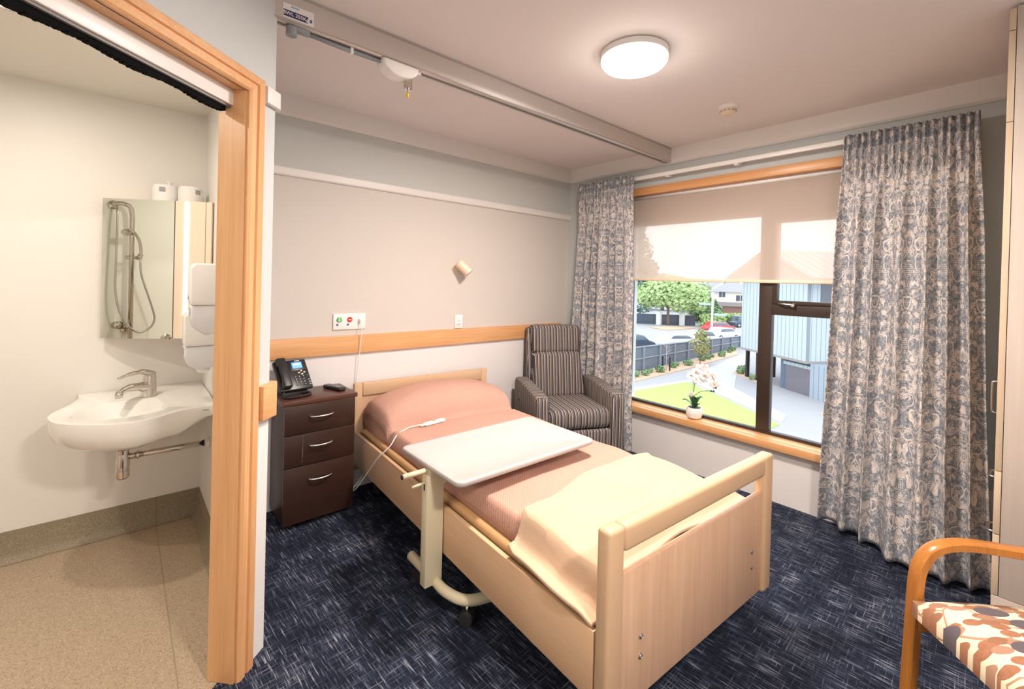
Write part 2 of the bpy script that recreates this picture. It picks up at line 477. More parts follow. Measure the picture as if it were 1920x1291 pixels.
def tube(bm, pts, r, n=10, closed=False, ru=1., rv=1., caps=True):
    pts = [Vector(p) for p in pts]
    rr = r if isinstance(r, (list, tuple)) else [r] * len(pts)
    rings = []; u = None
    for i, p in enumerate(pts):
        a = pts[i - 1] if i or closed else p; b = pts[(i + 1) % len(pts)] if i < len(pts) - 1 or closed else p
        d = (b - a).normalized()
        if u is None: u, v = frame_dirs(d)
        else:
            u = (u - d * u.dot(d)).normalized(); v = d.cross(u).normalized()
        rings.append(ring(bm, p, u, v, rr[i], n, ru, rv))
    for a, b in zip(rings, rings[1:]): bridge(bm, a, b)
    if closed: bridge(bm, rings[-1], rings[0])
    elif caps: cap(bm, rings[0], True); cap(bm, rings[-1])
    return bm
def cyl(bm, p0, p1, r, n=20, r1=None):
    return tube(bm, [p0, p1], [r, r if r1 is None else r1], n)
def lathe(bm, prof, c=(0, 0, 0), n=28, ax=(0, 0, 1), caps=True):
    c = Vector(c); ax = Vector(ax).normalized(); u, v = frame_dirs(ax)
    rs = [ring(bm, c + ax * z, u, v, max(r, 1e-4), n) for r, z in prof]
    for a, b in zip(rs, rs[1:]): bridge(bm, a, b)
    if caps: cap(bm, rs[0], True); cap(bm, rs[-1])
    bmesh.ops.recalc_face_normals(bm, faces=bm.faces)
    return bm
def prism(poly, z0, z1, bm=None, bev=0., seg=2):
    bm = bm or B()
    a = [bm.verts.new((p[0], p[1], z0)) for p in poly]; b = [bm.verts.new((p[0], p[1], z1)) for p in poly]
    bridge(bm, a, b); cap(bm, a, True); cap(bm, b)
    bmesh.ops.recalc_face_normals(bm, faces=bm.faces)
    if bev: bmesh.ops.bevel(bm, geom=bm.edges[:], offset=bev, segments=seg, profile=.5, affect='EDGES')
    return bm
def prism_ax(poly, a0, a1, ax, bm=None, bev=0., seg=2):
    """poly lies in the plane across axis ax (y: x,z / x: y,z)"""
    bm = bm or B()
    f = (lambda p, t: (p[0], t, p[1])) if ax == 'y' else (lambda p, t: (t, p[0], p[1]))
    a = [bm.verts.new(f(p, a0)) for p in poly]; b = [bm.verts.new(f(p, a1)) for p in poly]
    bridge(bm, a, b); cap(bm, a, True); cap(bm, b)
    bmesh.ops.recalc_face_normals(bm, faces=bm.faces)
    if bev: bmesh.ops.bevel(bm, geom=bm.edges[:], offset=bev, segments=seg, profile=.5, affect='EDGES')
    return bm
def spline(pts, n=8, closed=False):
    P = [Vector(p) for p in pts]; out = []; L = len(P)
    rng = range(L) if closed else range(L - 1)
    for i in rng:
        if closed: a, b, c, d = P[(i - 1) % L], P[i], P[(i + 1) % L], P[(i + 2) % L]
        else: a, b, c, d = P[max(i - 1, 0)], P[i], P[i + 1], P[min(i + 2, L - 1)]
        for j in range(n):
            t = j / n
            out.append(.5 * ((2 * b) + (c - a) * t + (2 * a - 5 * b + 4 * c - d) * t * t + (3 * b - a - 3 * c + d) * t ** 3))
    if not closed: out.append(P[-1])
    return out
def grid(fn, nu, nv, uvfn=None):
    bm = B(); g = [[bm.verts.new(fn(i / nu, j / nv)) for j in range(nv + 1)] for i in range(nu + 1)]
    uvl = bm.loops.layers.uv.new('UVMap') if uvfn else None
    for i in range(nu):
        for j in range(nv):
            f = bm.faces.new((g[i][j], g[i + 1][j], g[i + 1][j + 1], g[i][j + 1]))
            if uvl:
                for lp, (a, b) in zip(f.loops, ((i, j), (i + 1, j), (i + 1, j + 1), (i, j + 1))): lp[uvl].uv = uvfn(a / nu, b / nv)
    return bm
def solid(o, t, off=-1.):
    q = o.modifiers.new('thickness', 'SOLIDIFY'); q.thickness = t; q.offset = off; return o
def text(name, body, size, mat, mtx, parent=None, extrude=.0003, bold=0.):
    cu = bpy.data.curves.new(name, 'FONT'); cu.body = body; cu.size = size; cu.extrude = extrude; cu.offset = bold
    cu.align_x = 'CENTER'; cu.align_y = 'CENTER'
    o = bpy.data.objects.new(name, cu); COL.objects.link(o)
    me = bpy.data.meshes.new_from_object(o)
    bpy.data.objects.remove(o)
    me.name = name; me.transform(mtx); me.materials.clear(); me.materials.append(mat)
    o = bpy.data.objects.new(name, me); COL.objects.link(o)
    if parent: o.parent = parent
    return o
def sm(t):
    t = max(0., min(1., t)); return t * t * (3 - 2 * t)
def lerp(a, b, t): return a + (b - a) * t
def copy_tree(o, parent=None):
    kids = [c for c in COL.objects if c.parent == o]
    c = o.copy(); COL.objects.link(c); c.parent = parent
    for ch in kids: copy_tree(ch, c)
    return c

# ================================================================ the setting
CEIL = 2.483
# slanted bathroom wall: starts at the partition's end, runs to the left of the camera
Q = Vector((-2.84, -1.064)); DD = Vector((-.7418, -.6706)); NN = Vector((.6706, -.7418))
def P(t, o=0.): v = Q + DD * t + NN * o; return (v.x, v.y)
T0, T1 = .155, 1.16      # door opening
HEAD = 2.035
struct('floor', prism([(.02, .02), (-2.85, .02), (-2.85, -1.06), P(.02, -.02), P(.02, -.055), P(2.45, -.055), (-4.12, -4.32), (.02, -4.32)], -.06, 0.), M['carpet'])
struct('floor_bathroom', prism([(-2.86, .30), (-4.80, .30), (-4.80, -2.80), P(2.45, -.055), P(-.0, -.055)], -.06, -.002), M['vinyl'])
struct('ceiling', bx(-4.2, .25, -4.35, .35, CEIL, CEIL + .12), M['ceiling'])
struct('ceiling_bathroom', prism([(-2.895, .27), (-4.80, .27), (-4.80, -2.80), P(2.45, -.10), P(-.02, -.10)], 2.322, 2.40), M['bath_ceiling'])
struct('wall_head', bx(-2.84, .25, 0, .26, 0, CEIL), M['wall_head'])
struct('wall_bathroom_back', bx(-4.90, -2.88, .256, .36, 0, CEIL), M['bath_wall'])
struct('wall_bathroom_left', bx(-4.87, -4.75, -2.85, .26, 0, CEIL), M['bath_wall'])
# partition: bedroom side painted like the bedroom, bathroom side cream
bm = prism([(-2.84, .256), (-2.84, -1.064), P(.0, -.06), (-2.87, .256)], 0, CEIL)
struct('wall_partition', bm, M['wall'])
struct('wall_partition_bathroom', prism([(-2.87, .256), P(0., -.06), P(-.005, -.10), (-2.90, -1.0), (-2.90, .256)], 0, CEIL), M['bath_wall'])
# slanted wall with the door opening
def dprism(t0, t1, z0, z1, o0=-.05, o1=0., bm=None, bev=0.):
    return prism([P(t0, o0), P(t1, o0), P(t1, o1), P(t0, o1)], z0, z1, bm, bev)
struct('wall_slanted', dprism(0, T0 - .012, 0, CEIL), M['wall'])
struct('wall_slanted_far', dprism(T1 + .012, 2.45, 0, CEIL), M['wall'])
struct('wall_slanted_header', dprism(T0 - .012, T1 + .012, HEAD + .012, CEIL), M['wall'])
struct('wall_slanted_inner', dprism(0, T0 - .012, 0, CEIL, -.10, -.05), M['bath_wall'])
struct('wall_slanted_inner_far', dprism(T1 + .012, 2.45, 0, CEIL, -.10, -.05), M['bath_wall'])
struct('wall_slanted_inner_header', dprism(T0 - .012, T1 + .012, HEAD + .012, CEIL, -.10, -.05), M['bath_wall'])
struct('wall_left', bx(-4.22, -4.10, -4.35, -2.17, 0, CEIL), M['wall'])
struct('wall_rear', bx(-4.22, .25, -4.45, -4.32, 0, CEIL), M['wall'])
# window wall with its opening
WY0, WY1, WZ0, WZ1 = -2.64, -.62, .385, 2.165
bm = bx(0, .25, -4.35, WY0, -.1, CEIL)
bx(0, .25, WY1, .01, -.1, CEIL, bm=bm); bx(0, .25, WY0, WY1, -.1, WZ0, bm=bm); bx(0, .25, WY0, WY1, WZ1, CEIL, bm=bm)
struct('wall_window', bm, M['wall_window'])

# trims
bm = prism_ax([(0, 2.362), (-.012, 2.362), (-.026, 2.375), (-.026, CEIL), (0, CEIL)], -2.84, 0., 'x')
struct('trim_1', bm, M['trim_white'])                                            # cornice band, head wall
bm = prism_ax([(0, 2.362), (-.012, 2.362), (-.026, 2.375), (-.026, CEIL), (0, CEIL)], -4.32, -.0, 'y')
struct('trim_2', bm, M['trim_white'])                                            # cornice band, window wall
struct('trim_3', prism_ax([(0, 2.004), (-.012, 2.004), (-.020, 2.012), (-.020, 2.050), (-.010, 2.060), (0, 2.060)], -2.84, 0., 'x'), M['trim_white'])
struct('trim_4', bx(-2.84, -.10, -.022, 0, .905, 1.024, .003), M['timber_x'], smooth=30)   # timber guard rail, head wall
# ends of the two rails on the slanted wall, chamfered
def dpoly(pts, z0, z1, bev=0.): return prism([P(t, o) for t, o in pts], z0, z1, bev=bev)
struct('trim_5', dpoly([(.072, 0), (.072, .030), (-.004, .030), (-.030, .012), (-.030, -.02), (0, -.02), (0, 0)], .880, 1.004, .003), M['timber_x'], smooth=30)
struct('trim_6', dpoly([(.072, 0), (.072, .022), (0.0, .022), (-.024, .006), (-.024, -.02), (0, -.02), (0, 0)], 2.028, 2.088, .003), M['trim_white'], smooth=30)
# door 1: timber lining and architrave
AR = T0 - .078
def arch_profile(bm, a, b, fn):
    """moulded architrave between stations a and b; fn maps (across, out, station) to a point"""
    prof = [(0, 0), (0, .014), (.006, .020), (.034, .020), (.038, .013), (.044, .013), (.048, .020), (.070, .020), (.078, .014), (.078, 0)]
    A = [bm.verts.new(fn(x, o, a)) for x, o in prof]; Bv = [bm.verts.new(fn(x, o, b)) for x, o in prof]
    bridge(bm, A, Bv); cap(bm, A, True); cap(bm, Bv)
d1 = thing('door_1', 'timber door frame of the bathroom opening', 'door frame', P((T0 + T1) / 2, -.05) + (0,))
del d1['label'], d1['category']; d1['kind'] = 'structure'
L0 = Vector(d1.location)
def loc3(p, z): return Vector((p[0], p[1], z)) - L0
def part(name, bm, mat, parent, smooth=30):
    return obj(name, bm, mat, parent, smooth)
def shift(bm, v=None):
    bmesh.ops.translate(bm, vec=-(v or L0), verts=bm.verts); return bm
bm = dprism(T0 - .012, T0 + .006, 0, HEAD + .012, -.094, .004); part('door_jamb', shift(bm), M['timber'], d1)
bm = dprism(T1 - .006, T1 + .012, 0, HEAD + .012, -.094, .004); part('door_jamb', shift(bm), M['timber'], d1)
bm = dprism(T0 + .006, T1 - .006, HEAD, HEAD + .012, -.094, .004); part('door_head', shift(bm), M['timber_x'], d1)
W_ = .078
def arch(name, fn, mat):
    bm = B(); arch_profile(bm, 0, 1, fn); bmesh.ops.recalc_face_normals(bm, faces=bm.faces); part(name, shift(bm), mat, d1, 25)
def miter_side(s, x, o, t0, sign):   # s 0 bottom, 1 top (mitred)
    z = 0 if s == 0 else HEAD + (W_ - x) * .85
    return Vector(P(t0 + sign * x, o) + (z,))
arch('architrave', lambda x, o, s: miter_side(s, x, o, T0 - W_, 1), M['timber'])
arch('architrave', lambda x, o, s: miter_side(s, x, o, T1 + W_, -1), M['timber'])
arch('architrave', lambda x, o, s: Vector(P((T0 - W_ + x) if s == 0 else (T1 + W_ - x), o) + (HEAD + (W_ - x) * .85,)), M['timber_x'])
# white track of the folding door, with the black brush seal hanging below it
d2 = thing('door_track', 'white door track with black brush strip under the bathroom door head', 'door track', P(T0 + .5, -.08) + (HEAD,))
L2 = Vector(d2.location)
bm = dprism(T0 + .006, T1 - .006, HEAD - .052, HEAD, -.092, -.040, bev=.002); part('track_box', shift(bm, L2), M['white'], d2)
bm = dprism(T0 + .008, T1 - .006, HEAD - .060, HEAD - .052, -.088, -.048); part('track_slot', shift(bm, L2), M['alu_dark'], d2)
bm = B()
nn_ = 150
for i in range(nn_):
    a = T0 + .02 + (T1 - T0 - .04) * i / nn_; b = T0 + .02 + (T1 - T0 - .04) * (i + 1) / nn_
    hh = .016 + .004 * math.sin(i * .16) + random.uniform(0, .003)
    dprism(a, b, HEAD - .058 - hh, HEAD - .058, -.080, -.058, bm=bm)
part('brush_strip', shift(bm, L2), plain('black_brush', (.006, .006, .007), .9, spec=.1), d2)
# bathroom coved skirting
CV = [(.256, 0), (.256, .145), (.250, .145), (.246, .04), (.236, .012), (.215, 0)]
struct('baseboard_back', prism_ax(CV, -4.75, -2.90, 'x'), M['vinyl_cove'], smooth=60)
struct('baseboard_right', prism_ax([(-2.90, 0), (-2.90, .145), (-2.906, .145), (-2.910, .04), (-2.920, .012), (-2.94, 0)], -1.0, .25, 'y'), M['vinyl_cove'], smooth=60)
# window 1
w1 = thing('window_1', 'x', 'x', (.11, -1.63, WZ0)); del w1['label'], w1['category']; w1['kind'] = 'structure'
LW = Vector(w1.location)
def wpart(name, bm, mat, sm_=30): return part(name, shift(bm, LW), mat, w1, sm_)
FX0, FX1 = .088, .135
YM0, YM1 = -1.792, -1.708     # mullion
ZB, ZT = .425, 1.905
bm = bx(FX0, FX1, WY0, WY1, WZ0 + .01, ZB, .002); wpart('frame_sill', bm, M['bronze'])
bm = bx(FX0 + .01, FX1, WY0, WY1, ZT, WZ1, .002); wpart('frame_head', bm, M['bronze'])
bm = bx(FX0, FX1, WY1 - .05, WY1, ZB, ZT, .002); wpart('frame_jamb', bm, M['bronze'])
bm = bx(FX0, FX1, WY0, WY0 + .05, ZB, ZT, .002); wpart('frame_jamb', bm, M['bronze'])
bm = bx(FX0 - .006, FX1, YM0, YM1, ZB, ZT, .003); wpart('mullion', bm, M['bronze'])
bm = bx(FX0 - .004, FX1, WY0 + .05, YM0, 1.225, 1.300, .003); wpart('transom', bm, M['bronze'])
sash = wpart('sash', bx(FX0 - .012, FX1 - .01, WY0 + .05, YM0 - .028, 1.300, 1.324, .002), M['bronze'])
for b in ((WY0 + .05, YM0, 1.85, ZT), (YM0 - .030, YM0, 1.300, 1.85), (WY0 + .05, WY0 + .085, 1.300, 1.85)):
    o = part('sash_rail', bx(FX0 - .012 - LW.x, FX1 - .01 - LW.x, b[0] - LW.y, b[1] - LW.y, b[2] - LW.z, b[3] - LW.z, .002), M['bronze'], w1)
bm = B(); tube(bm, spline([(FX0 - .02, -1.835, 1.306), (FX0 - .035, -1.87, 1.302), (FX0 - .035, -1.93, 1.298)], 5), .006, 8)
cyl(bm, (FX0 - .012, -1.925, 1.300), (FX0 - .04, -1.925, 1.296), .012, 12); wpart('window_stay', bm, M['steel'])
wpart('glass_pane', bx(.108, .114, YM1, WY1 - .05, ZB, ZT), M['glass'], 0)
wpart('glass_pane', bx(.108, .114, WY0 + .05, YM0, ZB, 1.225), M['glass'], 0)
wpart('glass_pane', bx(.108, .114, WY0 + .08, YM0 - .03, 1.324, 1.85), M['glass'], 0)
bm = bx(-.002, FX0, WY0, WY1, WZ0 - .0, WZ0 + .020, .001)
struct('trim_7', bm, M['sill_top'], smooth=30)       # sill board
struct('trim_8', bx(-.052, .0, WY0 - .03, WY1 + .03, .352, .402, .004), M['timber_y'], smooth=30)     # sill nosing
struct('trim_9', bx(-.016, .0, WY0 - .03, WY1 + .03, 2.150, 2.212, .003), M['timber_y'], smooth=30)   # head architrave
struct('trim_10', bx(.0, .06, WY0, WY1, 2.150, 2.166, .001), M['timber_y'], smooth=30)

# ================================================================ roller blind
t = thing('roller_blind', 'translucent beige roller blind half lowered over the window', 'blind', (.055, -1.63, 2.14))
bm = B(); cyl(bm, (0, -.98, -.0), (0, .98, .0), .018, 20); obj('roller_tube', bm, M['white'], t)
bm = bx(-.0008, .0008, -.975, .975, -.680, -.005); obj('blind_fabric', bm, M['blind'], t, 0)
bm = B(); box(bm, (0, 0, -.690), (.014, 1.95, .022), .006, 3); obj('bottom_bar', bm, M['lamp_cream'], t)
# ================================================================ curtains
def curtain(name, label, top, bot, xt, xb, H, folds, ph, pinch, uw, belly=None, seed=1, hem=None):
    """top/bot = (y left, y right) at heading and hem; x positions by function"""
    rnd = random.Random(seed)
    ofs = [rnd.uniform(-.35, .35) for _ in range(folds + 2)]
    amp = [rnd.uniform(.6, 1.25) for _ in range(folds + 2)]
    def fn(s, h):                  # h 0 top .. 1 hem
        z = lerp(H[0], H[1](s) if callable(H[1]) else H[1], h)
        y = lerp(lerp(top[0], top[1], s), lerp(bot[0], bot[1], s), h ** 1.15)
        x = lerp(xt, xb(s), sm(h) * .5 + h * h * .5)
        q = s * folds; i = int(q); fr = q - i
        of = lerp(ofs[min(i, folds)], ofs[min(i + 1, folds)], fr); am = lerp(amp[min(i, folds)], amp[min(i + 1, folds)], fr)
        low = math.sin(2 * PI * (q + of) + ph)
        sharp = math.copysign(abs(low) ** .75, low)
        a_low = .042 * am * sm((h - .03) / .22) * lerp(.8, 1.15, h)
        hi = math.sin(2 * PI * s * pinch)
        a_hi = .015 * (1 - sm((h - .07) / .10))
        nip = -.010 * math.exp(-((h - .055) / .015) ** 2) * (1 if hi > .2 else .2)
        x += sharp * a_low + hi * a_hi + nip
        y += .012 * am * math.cos(2 * PI * (q + of) + ph) * sm((h - .05) / .25) + .002 * math.sin(40 * s + 9 * h)
        x += .006 * math.sin(7 * h + 5 * s)
        return Vector((x, y, z))
    c = fn(.5, 1.); base = Vector((c.x, c.y, 0))
    hh = H[0] - .02
    bm = grid(lambda s, h: fn(s, h) - base, 220, 90, lambda s, h: (s * uw, (1 - h) * hh))
    o = obj(name, bm, M['curtain'], None, 180); o.location = base
    solid(o, .003, 0.)
    tag(o, label, 'curtain'); return o
curtain('curtain', 'wide blue grey damask curtain hanging beside the wardrobe', (-2.215, -2.765), (-2.155, -2.845), -.112,
        lambda s: lerp(-.10, -.20, sm(s * 1.6)) - .09 * math.exp(-((s - .62) / .25) ** 2), (2.300, lambda s: .035 - .015 * s), 6, .6, 17, 1.55, seed=4)
curtain('curtain', 'narrow blue grey damask curtain hanging behind the striped recliner', (-.205, -.800), (-.100, -.840), -.112,
        lambda s: -.09, (2.305, .03), 7, 1.9, 15, 1.5, seed=9)
t = thing('curtain_track', 'slim white curtain track above the window', 'curtain track', (-.04, -1.47, 2.275))
bm = B(); box(bm, (-.035, -.0, .0), (.022, 2.52, .030), .004, 2); obj('track_profile', bm, M['white'], t)
for yy in (-.95, -.12, .40, 1.1):
    bm = B(); box(bm, (-.020, yy, -.018), (.034, .028, .012), .002); box(bm, (.02, yy, -.004), (.04, .022, .02), .002); obj('bracket', bm, M['white'], t)

# ================================================================ ceiling fittings
t = thing('ceiling_lamp', 'round glowing white ceiling lamp beside the smoke detector', 'ceiling lamp', (-1.487, -1.712, CEIL))
bm = B(); lathe(bm, [(.135, 0), (.152, -.004), (.152, -.030), (.146, -.034)], n=56); obj('lamp_base', bm, M['white'], t)
bm = B(); lathe(bm, [(.146, -.033), (.150, -.044), (.138, -.060), (.10, -.066), (.05, -.068), (.0, -.0685)], n=56)
obj('lamp_diffuser', bm, emit('lamp_glow', (1., .95, .88), 5.5), t)
area_lamp('ceiling_lamp_light', (0, 0, -.075), .28, LAMP_W, t)
pl_ = bpy.data.lights.new('ceiling_lamp_side_glow', 'POINT'); pl_.energy = LAMP_W * .035; pl_.color = WARM; pl_.shadow_soft_size = .06
po_ = bpy.data.objects.new('ceiling_lamp_side_glow', pl_); COL.objects.link(po_); po_.location = (0, 0, -.15); po_.parent = t
t2 = copy_tree(t); t2.location = (-2.55, -3.55, CEIL); t2['label'] = 'added unseen ceiling lamp behind the camera, brightening the room'  # lamp copy added behind the camera to brighten the bedroom
t = thing('smoke_detector', 'small cream smoke detector on the ceiling near the window', 'smoke detector', (-.548, -1.736, CEIL))
bm = B(); lathe(bm, [(.052, 0), (.052, -.010), (.047, -.014), (.047, -.018)], n=36); obj('detector_base', bm, M['white'], t)
bm = B(); lathe(bm, [(.044, -.018), (.046, -.024), (.042, -.040), (.028, -.048), (.0, -.050)], n=36); obj('detector_head', bm, M['lamp_cream'], t)
bm = B()
for i in range(12):
    a = i * PI / 6
    box(bm, (math.cos(a) * .0445, math.sin(a) * .0445, -.031), (.003, .014, .008), 0, rot=Matrix.Rotation(a, 3, 'Z'))
obj('vent_slots', bm, M['label_grey'], t)
# hoist rail
HY0, HY1 = -1.072, -1.012
t = thing('ceiling_hoist_rail', 'long satin aluminium hoist rail across the ceiling', 'hoist rail', (-1.45, -1.042, CEIL))
HL = 1.43
prof = [(-.030, 0), (-.030, -.110), (-.024, -.114), (-.012, -.114), (-.012, -.100), (.012, -.100), (.012, -.114), (.024, -.114), (.030, -.110), (.030, 0)]
bm = prism_ax(prof, -HL, HL - .008, 'x'); obj('rail_profile', bm, M['alu'], t)
obj('rail_lip', bx(-HL, HL - .008, -.033, -.030, -.012, -.004), M['steel'], t)
obj('rail_lip', bx(-HL, HL - .008, -.033, -.030, -.110, -.104), M['steel'], t)
obj('rail_slot', bx(-HL, HL - .01, -.0115, .0115, -.112, -.101), M['alu_dark'], t)
obj('end_cap', bx(HL - .008, HL, -.031, .031, -.116, 0, .001), M['alu'], t)
bm = bx(HL - .09, HL - .05, -.012, .012, -.122, -.110, .002); obj('end_stop', bm, M['steel'], t)
bm = bx(-.935, -.875, -.014, .014, -.124, -.111, .002); obj('end_stop', bm, M['alu'], t)
bm = B(); cyl(bm, (-1.335, -.006, -.118), (-1.335, -.006, -.150), .020, 16); box(bm, (-1.300, -.006, -.120), (.06, .026, .020), .003); obj('charging_dock', bm, M['greyplastic'], t)
bm = B(); tube(bm, [(-1.28, 0, -.118), (-1.15, 0, -.124), (-1.0, 0, -.124), (-.93, 0, -.118)], .009, 8); obj('charging_cable', bm, M['greyplastic'], t)
for xx in (-1.10, -.965): obj('cable_clip', bx(xx - .006, xx + .006, -.012, .012, -.136, -.110, .001), M['white'], t)
# weight-limit label
lab = obj('weight_label', bx(-1.372, -1.262, -.0315, -.0300, -.100, -.046), M['white'], t)
obj('label_band', bx(-1.371, -1.283, -.0320, -.0314, -.094, -.070), M['navy'], lab)
obj('label_blue_mark', bx(-1.346, -1.316, -.0320, -.0314, -.057, -.051), M['skyblue'], lab)
obj('label_symbol', bx(-1.277, -1.268, -.0320, -.0314, -.088, -.076), M['blue'], lab)
text('label_text', 'SWL 255Kg', .0185, M['white'], Matrix.Translation((-1.327, -.0326, -.0822)) @ Matrix.Rotation(PI / 2, 4, 'X'), lab, .0003, .0003)
# trolley
t = thing('hoist_trolley', 'white half moon hoist trolley hanging from the ceiling rail', 'hoist trolley', (-2.335, -1.042, CEIL - .112))
def half(bm, x0, x1, y0, y1, dep, r):
    pts = [(x0, 0)] + [(x0 + (x1 - x0) * (.5 - .5 * math.cos(a)), -dep * math.sin(a) ** .8) for a in [PI * i / 22 for i in range(1, 22)]] + [(x1, 0)]
    return prism_ax(pts, y0, y1, 'y', bm, r, 3)
bm = B(); half(bm, -.088, .088, -.038, .038, .062, .010); obj('trolley_housing', bm, M['white_gloss'], t)
bm = B(); lathe(bm, [(.019, -.045), (.020, -.092), (.014, -.097)], (.050, 0, 0), 20); obj('connector', bm, M['chrome'], t)
bm = B(); cyl(bm, (.050, 0, -.090), (.050, 0, -.112), .004, 10); obj('pin', bm, M['steel'], t)
bm = B(); lathe(bm, [(.004, -.110), (.006, -.114), (.006, -.128), (.003, -.132)], (.050, 0, 0), 12); obj('pin_tip', bm, M['yellow'], t)
bm = bx(.095, .112, -.010, .010, -.012, .004, .002); obj('roller_wheel', bm, M['white'], t)

# ================================================================ head wall fittings
t = thing('reading_lamp', 'cream cylinder reading spotlight on the wall above the bed', 'wall lamp', (-1.300, 0, 1.500))
bm = B(); lathe(bm, [(.026, 0), (.026, .010), (.022, .014)], n=24, ax=(0, -1, 0)); obj('wall_plate', bm, M['lamp_cream'], t)
bm = B(); cyl(bm, (0, -.01, 0), (.004, -.045, .004), .008, 12); obj('swivel', bm, M['lamp_cream'], t)
ax = Vector((.50, -.42, -.60)).normalized(); c0 = Vector((-.012, -.055, .040))
bm = B(); lathe(bm, [(.010, -.004), (.030, .0), (.036, .008), (.037, .118), (.034, .118), (.034, .085)], c0, 36, ax, caps=False)
lathe_cap = bmesh.ops.contextual_create
obj('lamp_shade', bm, M['lamp_cream'], t)
bm = B(); lathe(bm, [(.0335, .084), (.0335, .117), (.0325, .117), (.0325, .088)], c0, 36, ax, caps=False); obj('shade_lining', bm, M['black'], t)
bm = B(); lathe(bm, [(.0335, .080), (.028, .090), (.010, .096), (.0, .097)], c0, 30, ax); obj('bulb', bm, M['chrome'], t)
# nurse call plate
t = thing('nurse_call_panel', 'white nurse call plate with green and red buttons on the wall', 'call panel', (-2.128, 0, 1.116))
bm = B(); box(bm, (0, -.006, 0), (.214, .012, .104), .003); obj('plate', bm, M['plate'], t)
for i, (xx, mm, nm) in enumerate(((-.070, M['green'], 'green_button'), (-.001, M['red'], 'red_button'))):
    bm = B(); lathe(bm, [(.0175, .011), (.0175, .015), (.015, .017), (0, .0172)], (xx, 0, .012), 28, (0, -1, 0)); b_ = obj(nm, bm, mm, t)
    obj('button_mark', bx(xx - .010, xx + .010, -.0185, -.0168, .0095, .0145), M['white'], b_)
    if i == 0:
        bm = B(); lathe(bm, [(.0045, .0166), (.0045, .0182)], (xx, 0, .0215), 12, (0, -1, 0)); lathe(bm, [(.0045, .0166), (.0045, .0182)], (xx, 0, .0025), 12, (0, -1, 0)); obj('button_mark', bm, M['white'], b_)
    bm = B(); lathe(bm, [(.0075, .011), (.0075, .0135)], (xx - .012, 0, -.020), 16, (0, -1, 0)); obj('blue_sticker', bm, M['blue'], t)
bm = B(); box(bm, (.066, -.0135, .010), (.026, .005, .034), .002); obj('socket', bm, M['white'], t)
bm = B(); box(bm, (.066, -.026, .004), (.016, .026, .024), .004); obj('plug', bm, M['white'], t)
t = thing('wall_switch', 'small white double wall switch plate right of the bed head', 'switch', (-1.263, 0, 1.080))
bm = B(); box(bm, (0, -.005, 0), (.070, .010, .105), .003); obj('plate', bm, M['plate'], t)
obj('rocker', bx(-.018, .018, -.014, -.010, .006, .034, .001), M['white'], t)
obj('rocker_line', bx(-.018, .018, -.0145, -.0138, .004, .0055), M['label_grey'], t)
bm = bx(-.020, .020, -.014, -.010, -.036, -.008, .001); obj('socket', bm, M['white'], t)
for xx in (-.009, .004): obj('socket_slot', bx(xx - .003, xx + .003, -.0147, -.0139, -.027, -.014), M['label_grey'], t)
bm = B(); tube(bm, spline([(-2.062, -.035, 1.108), (-2.060, -.050, 1.06), (-2.064, -.034, .96), (-2.068, -.030, .86), (-2.076, -.022, .74), (-2.082, -.022, .60), (-2.086, -.022, .40), (-2.09, -.03, .12)], 6), .0028, 8)
tag(obj('wall_cable', bm, M['white']), 'thin white cable running from the call panel down behind the headboard', 'cable')

# ================================================================ bedside cabinet
NX0, NX1, NF, NB = -2.592, -2.192, -.305, -.012
t = thing('bedside_cabinet', 'dark walnut bedside cabinet with three drawers beside the bed', 'cabinet', ((NX0 + NX1) / 2, (NF + NB) / 2, 0))
hx = (NX1 - NX0) / 2; hy = (NB - NF) / 2; NZ = .717
obj('body', bx(-hx + .008, hx - .008, -hy + .020, hy, .035, NZ - .024, .001), M['walnut'], t)
obj('top', bx(-hx - .006, hx + .006, -hy - .006, hy, NZ - .024, NZ, .003), M['walnut_top'], t)
for z0, z1 in ((.530, .690), (.352, .527), (.035, .349)):
    dr = obj('drawer', bx(-hx + .006, hx - .006, -hy, -hy + .018, z0, z1, .0015), M['walnut'], t)
    zz = z1 - .068 if z0 > .1 else z1 - .080
    pts = [(-.062, -hy, zz), (-.060, -hy - .012, zz), (-.035, -hy - .022, zz + .0), (0, -hy - .026, zz), (.035, -hy - .022, zz), (.060, -hy - .012, zz), (.062, -hy, zz)]
    pts = [(a, b, c + .05 * (a ** 2) / .06 - .004) for a, b, c in pts]
    bm = B(); tube(bm, spline(pts, 4), .0045, 8, ru=1., rv=1.3); obj('handle', bm, M['steel'], dr)
    obj('edge_line', bx(-hx + .006, hx - .006, -hy - .0005, -hy + .004, z1 - .0012, z1), M['steel'], dr)
for x in (-hx + .05, hx - .05):
    for y in (-hy + .05, hy - .05):
        bm = B(); cyl(bm, (x - .010, y, .018), (x + .010, y, .018), .018, 14); box(bm, (x, y, .030), (.026, .026, .012)); obj('castor', bm, M['rubber'], t)
# scratches on the drawers stay as fine pale marks
obj('scratch', bx(-.098, -.0976, -hy - .0006, -hy + .001, .40, .52), M['edge'], t)
obj('scratch', bx(-.101, -.1006, -hy - .0006, -hy + .001, .37, .46), M['edge'], t)
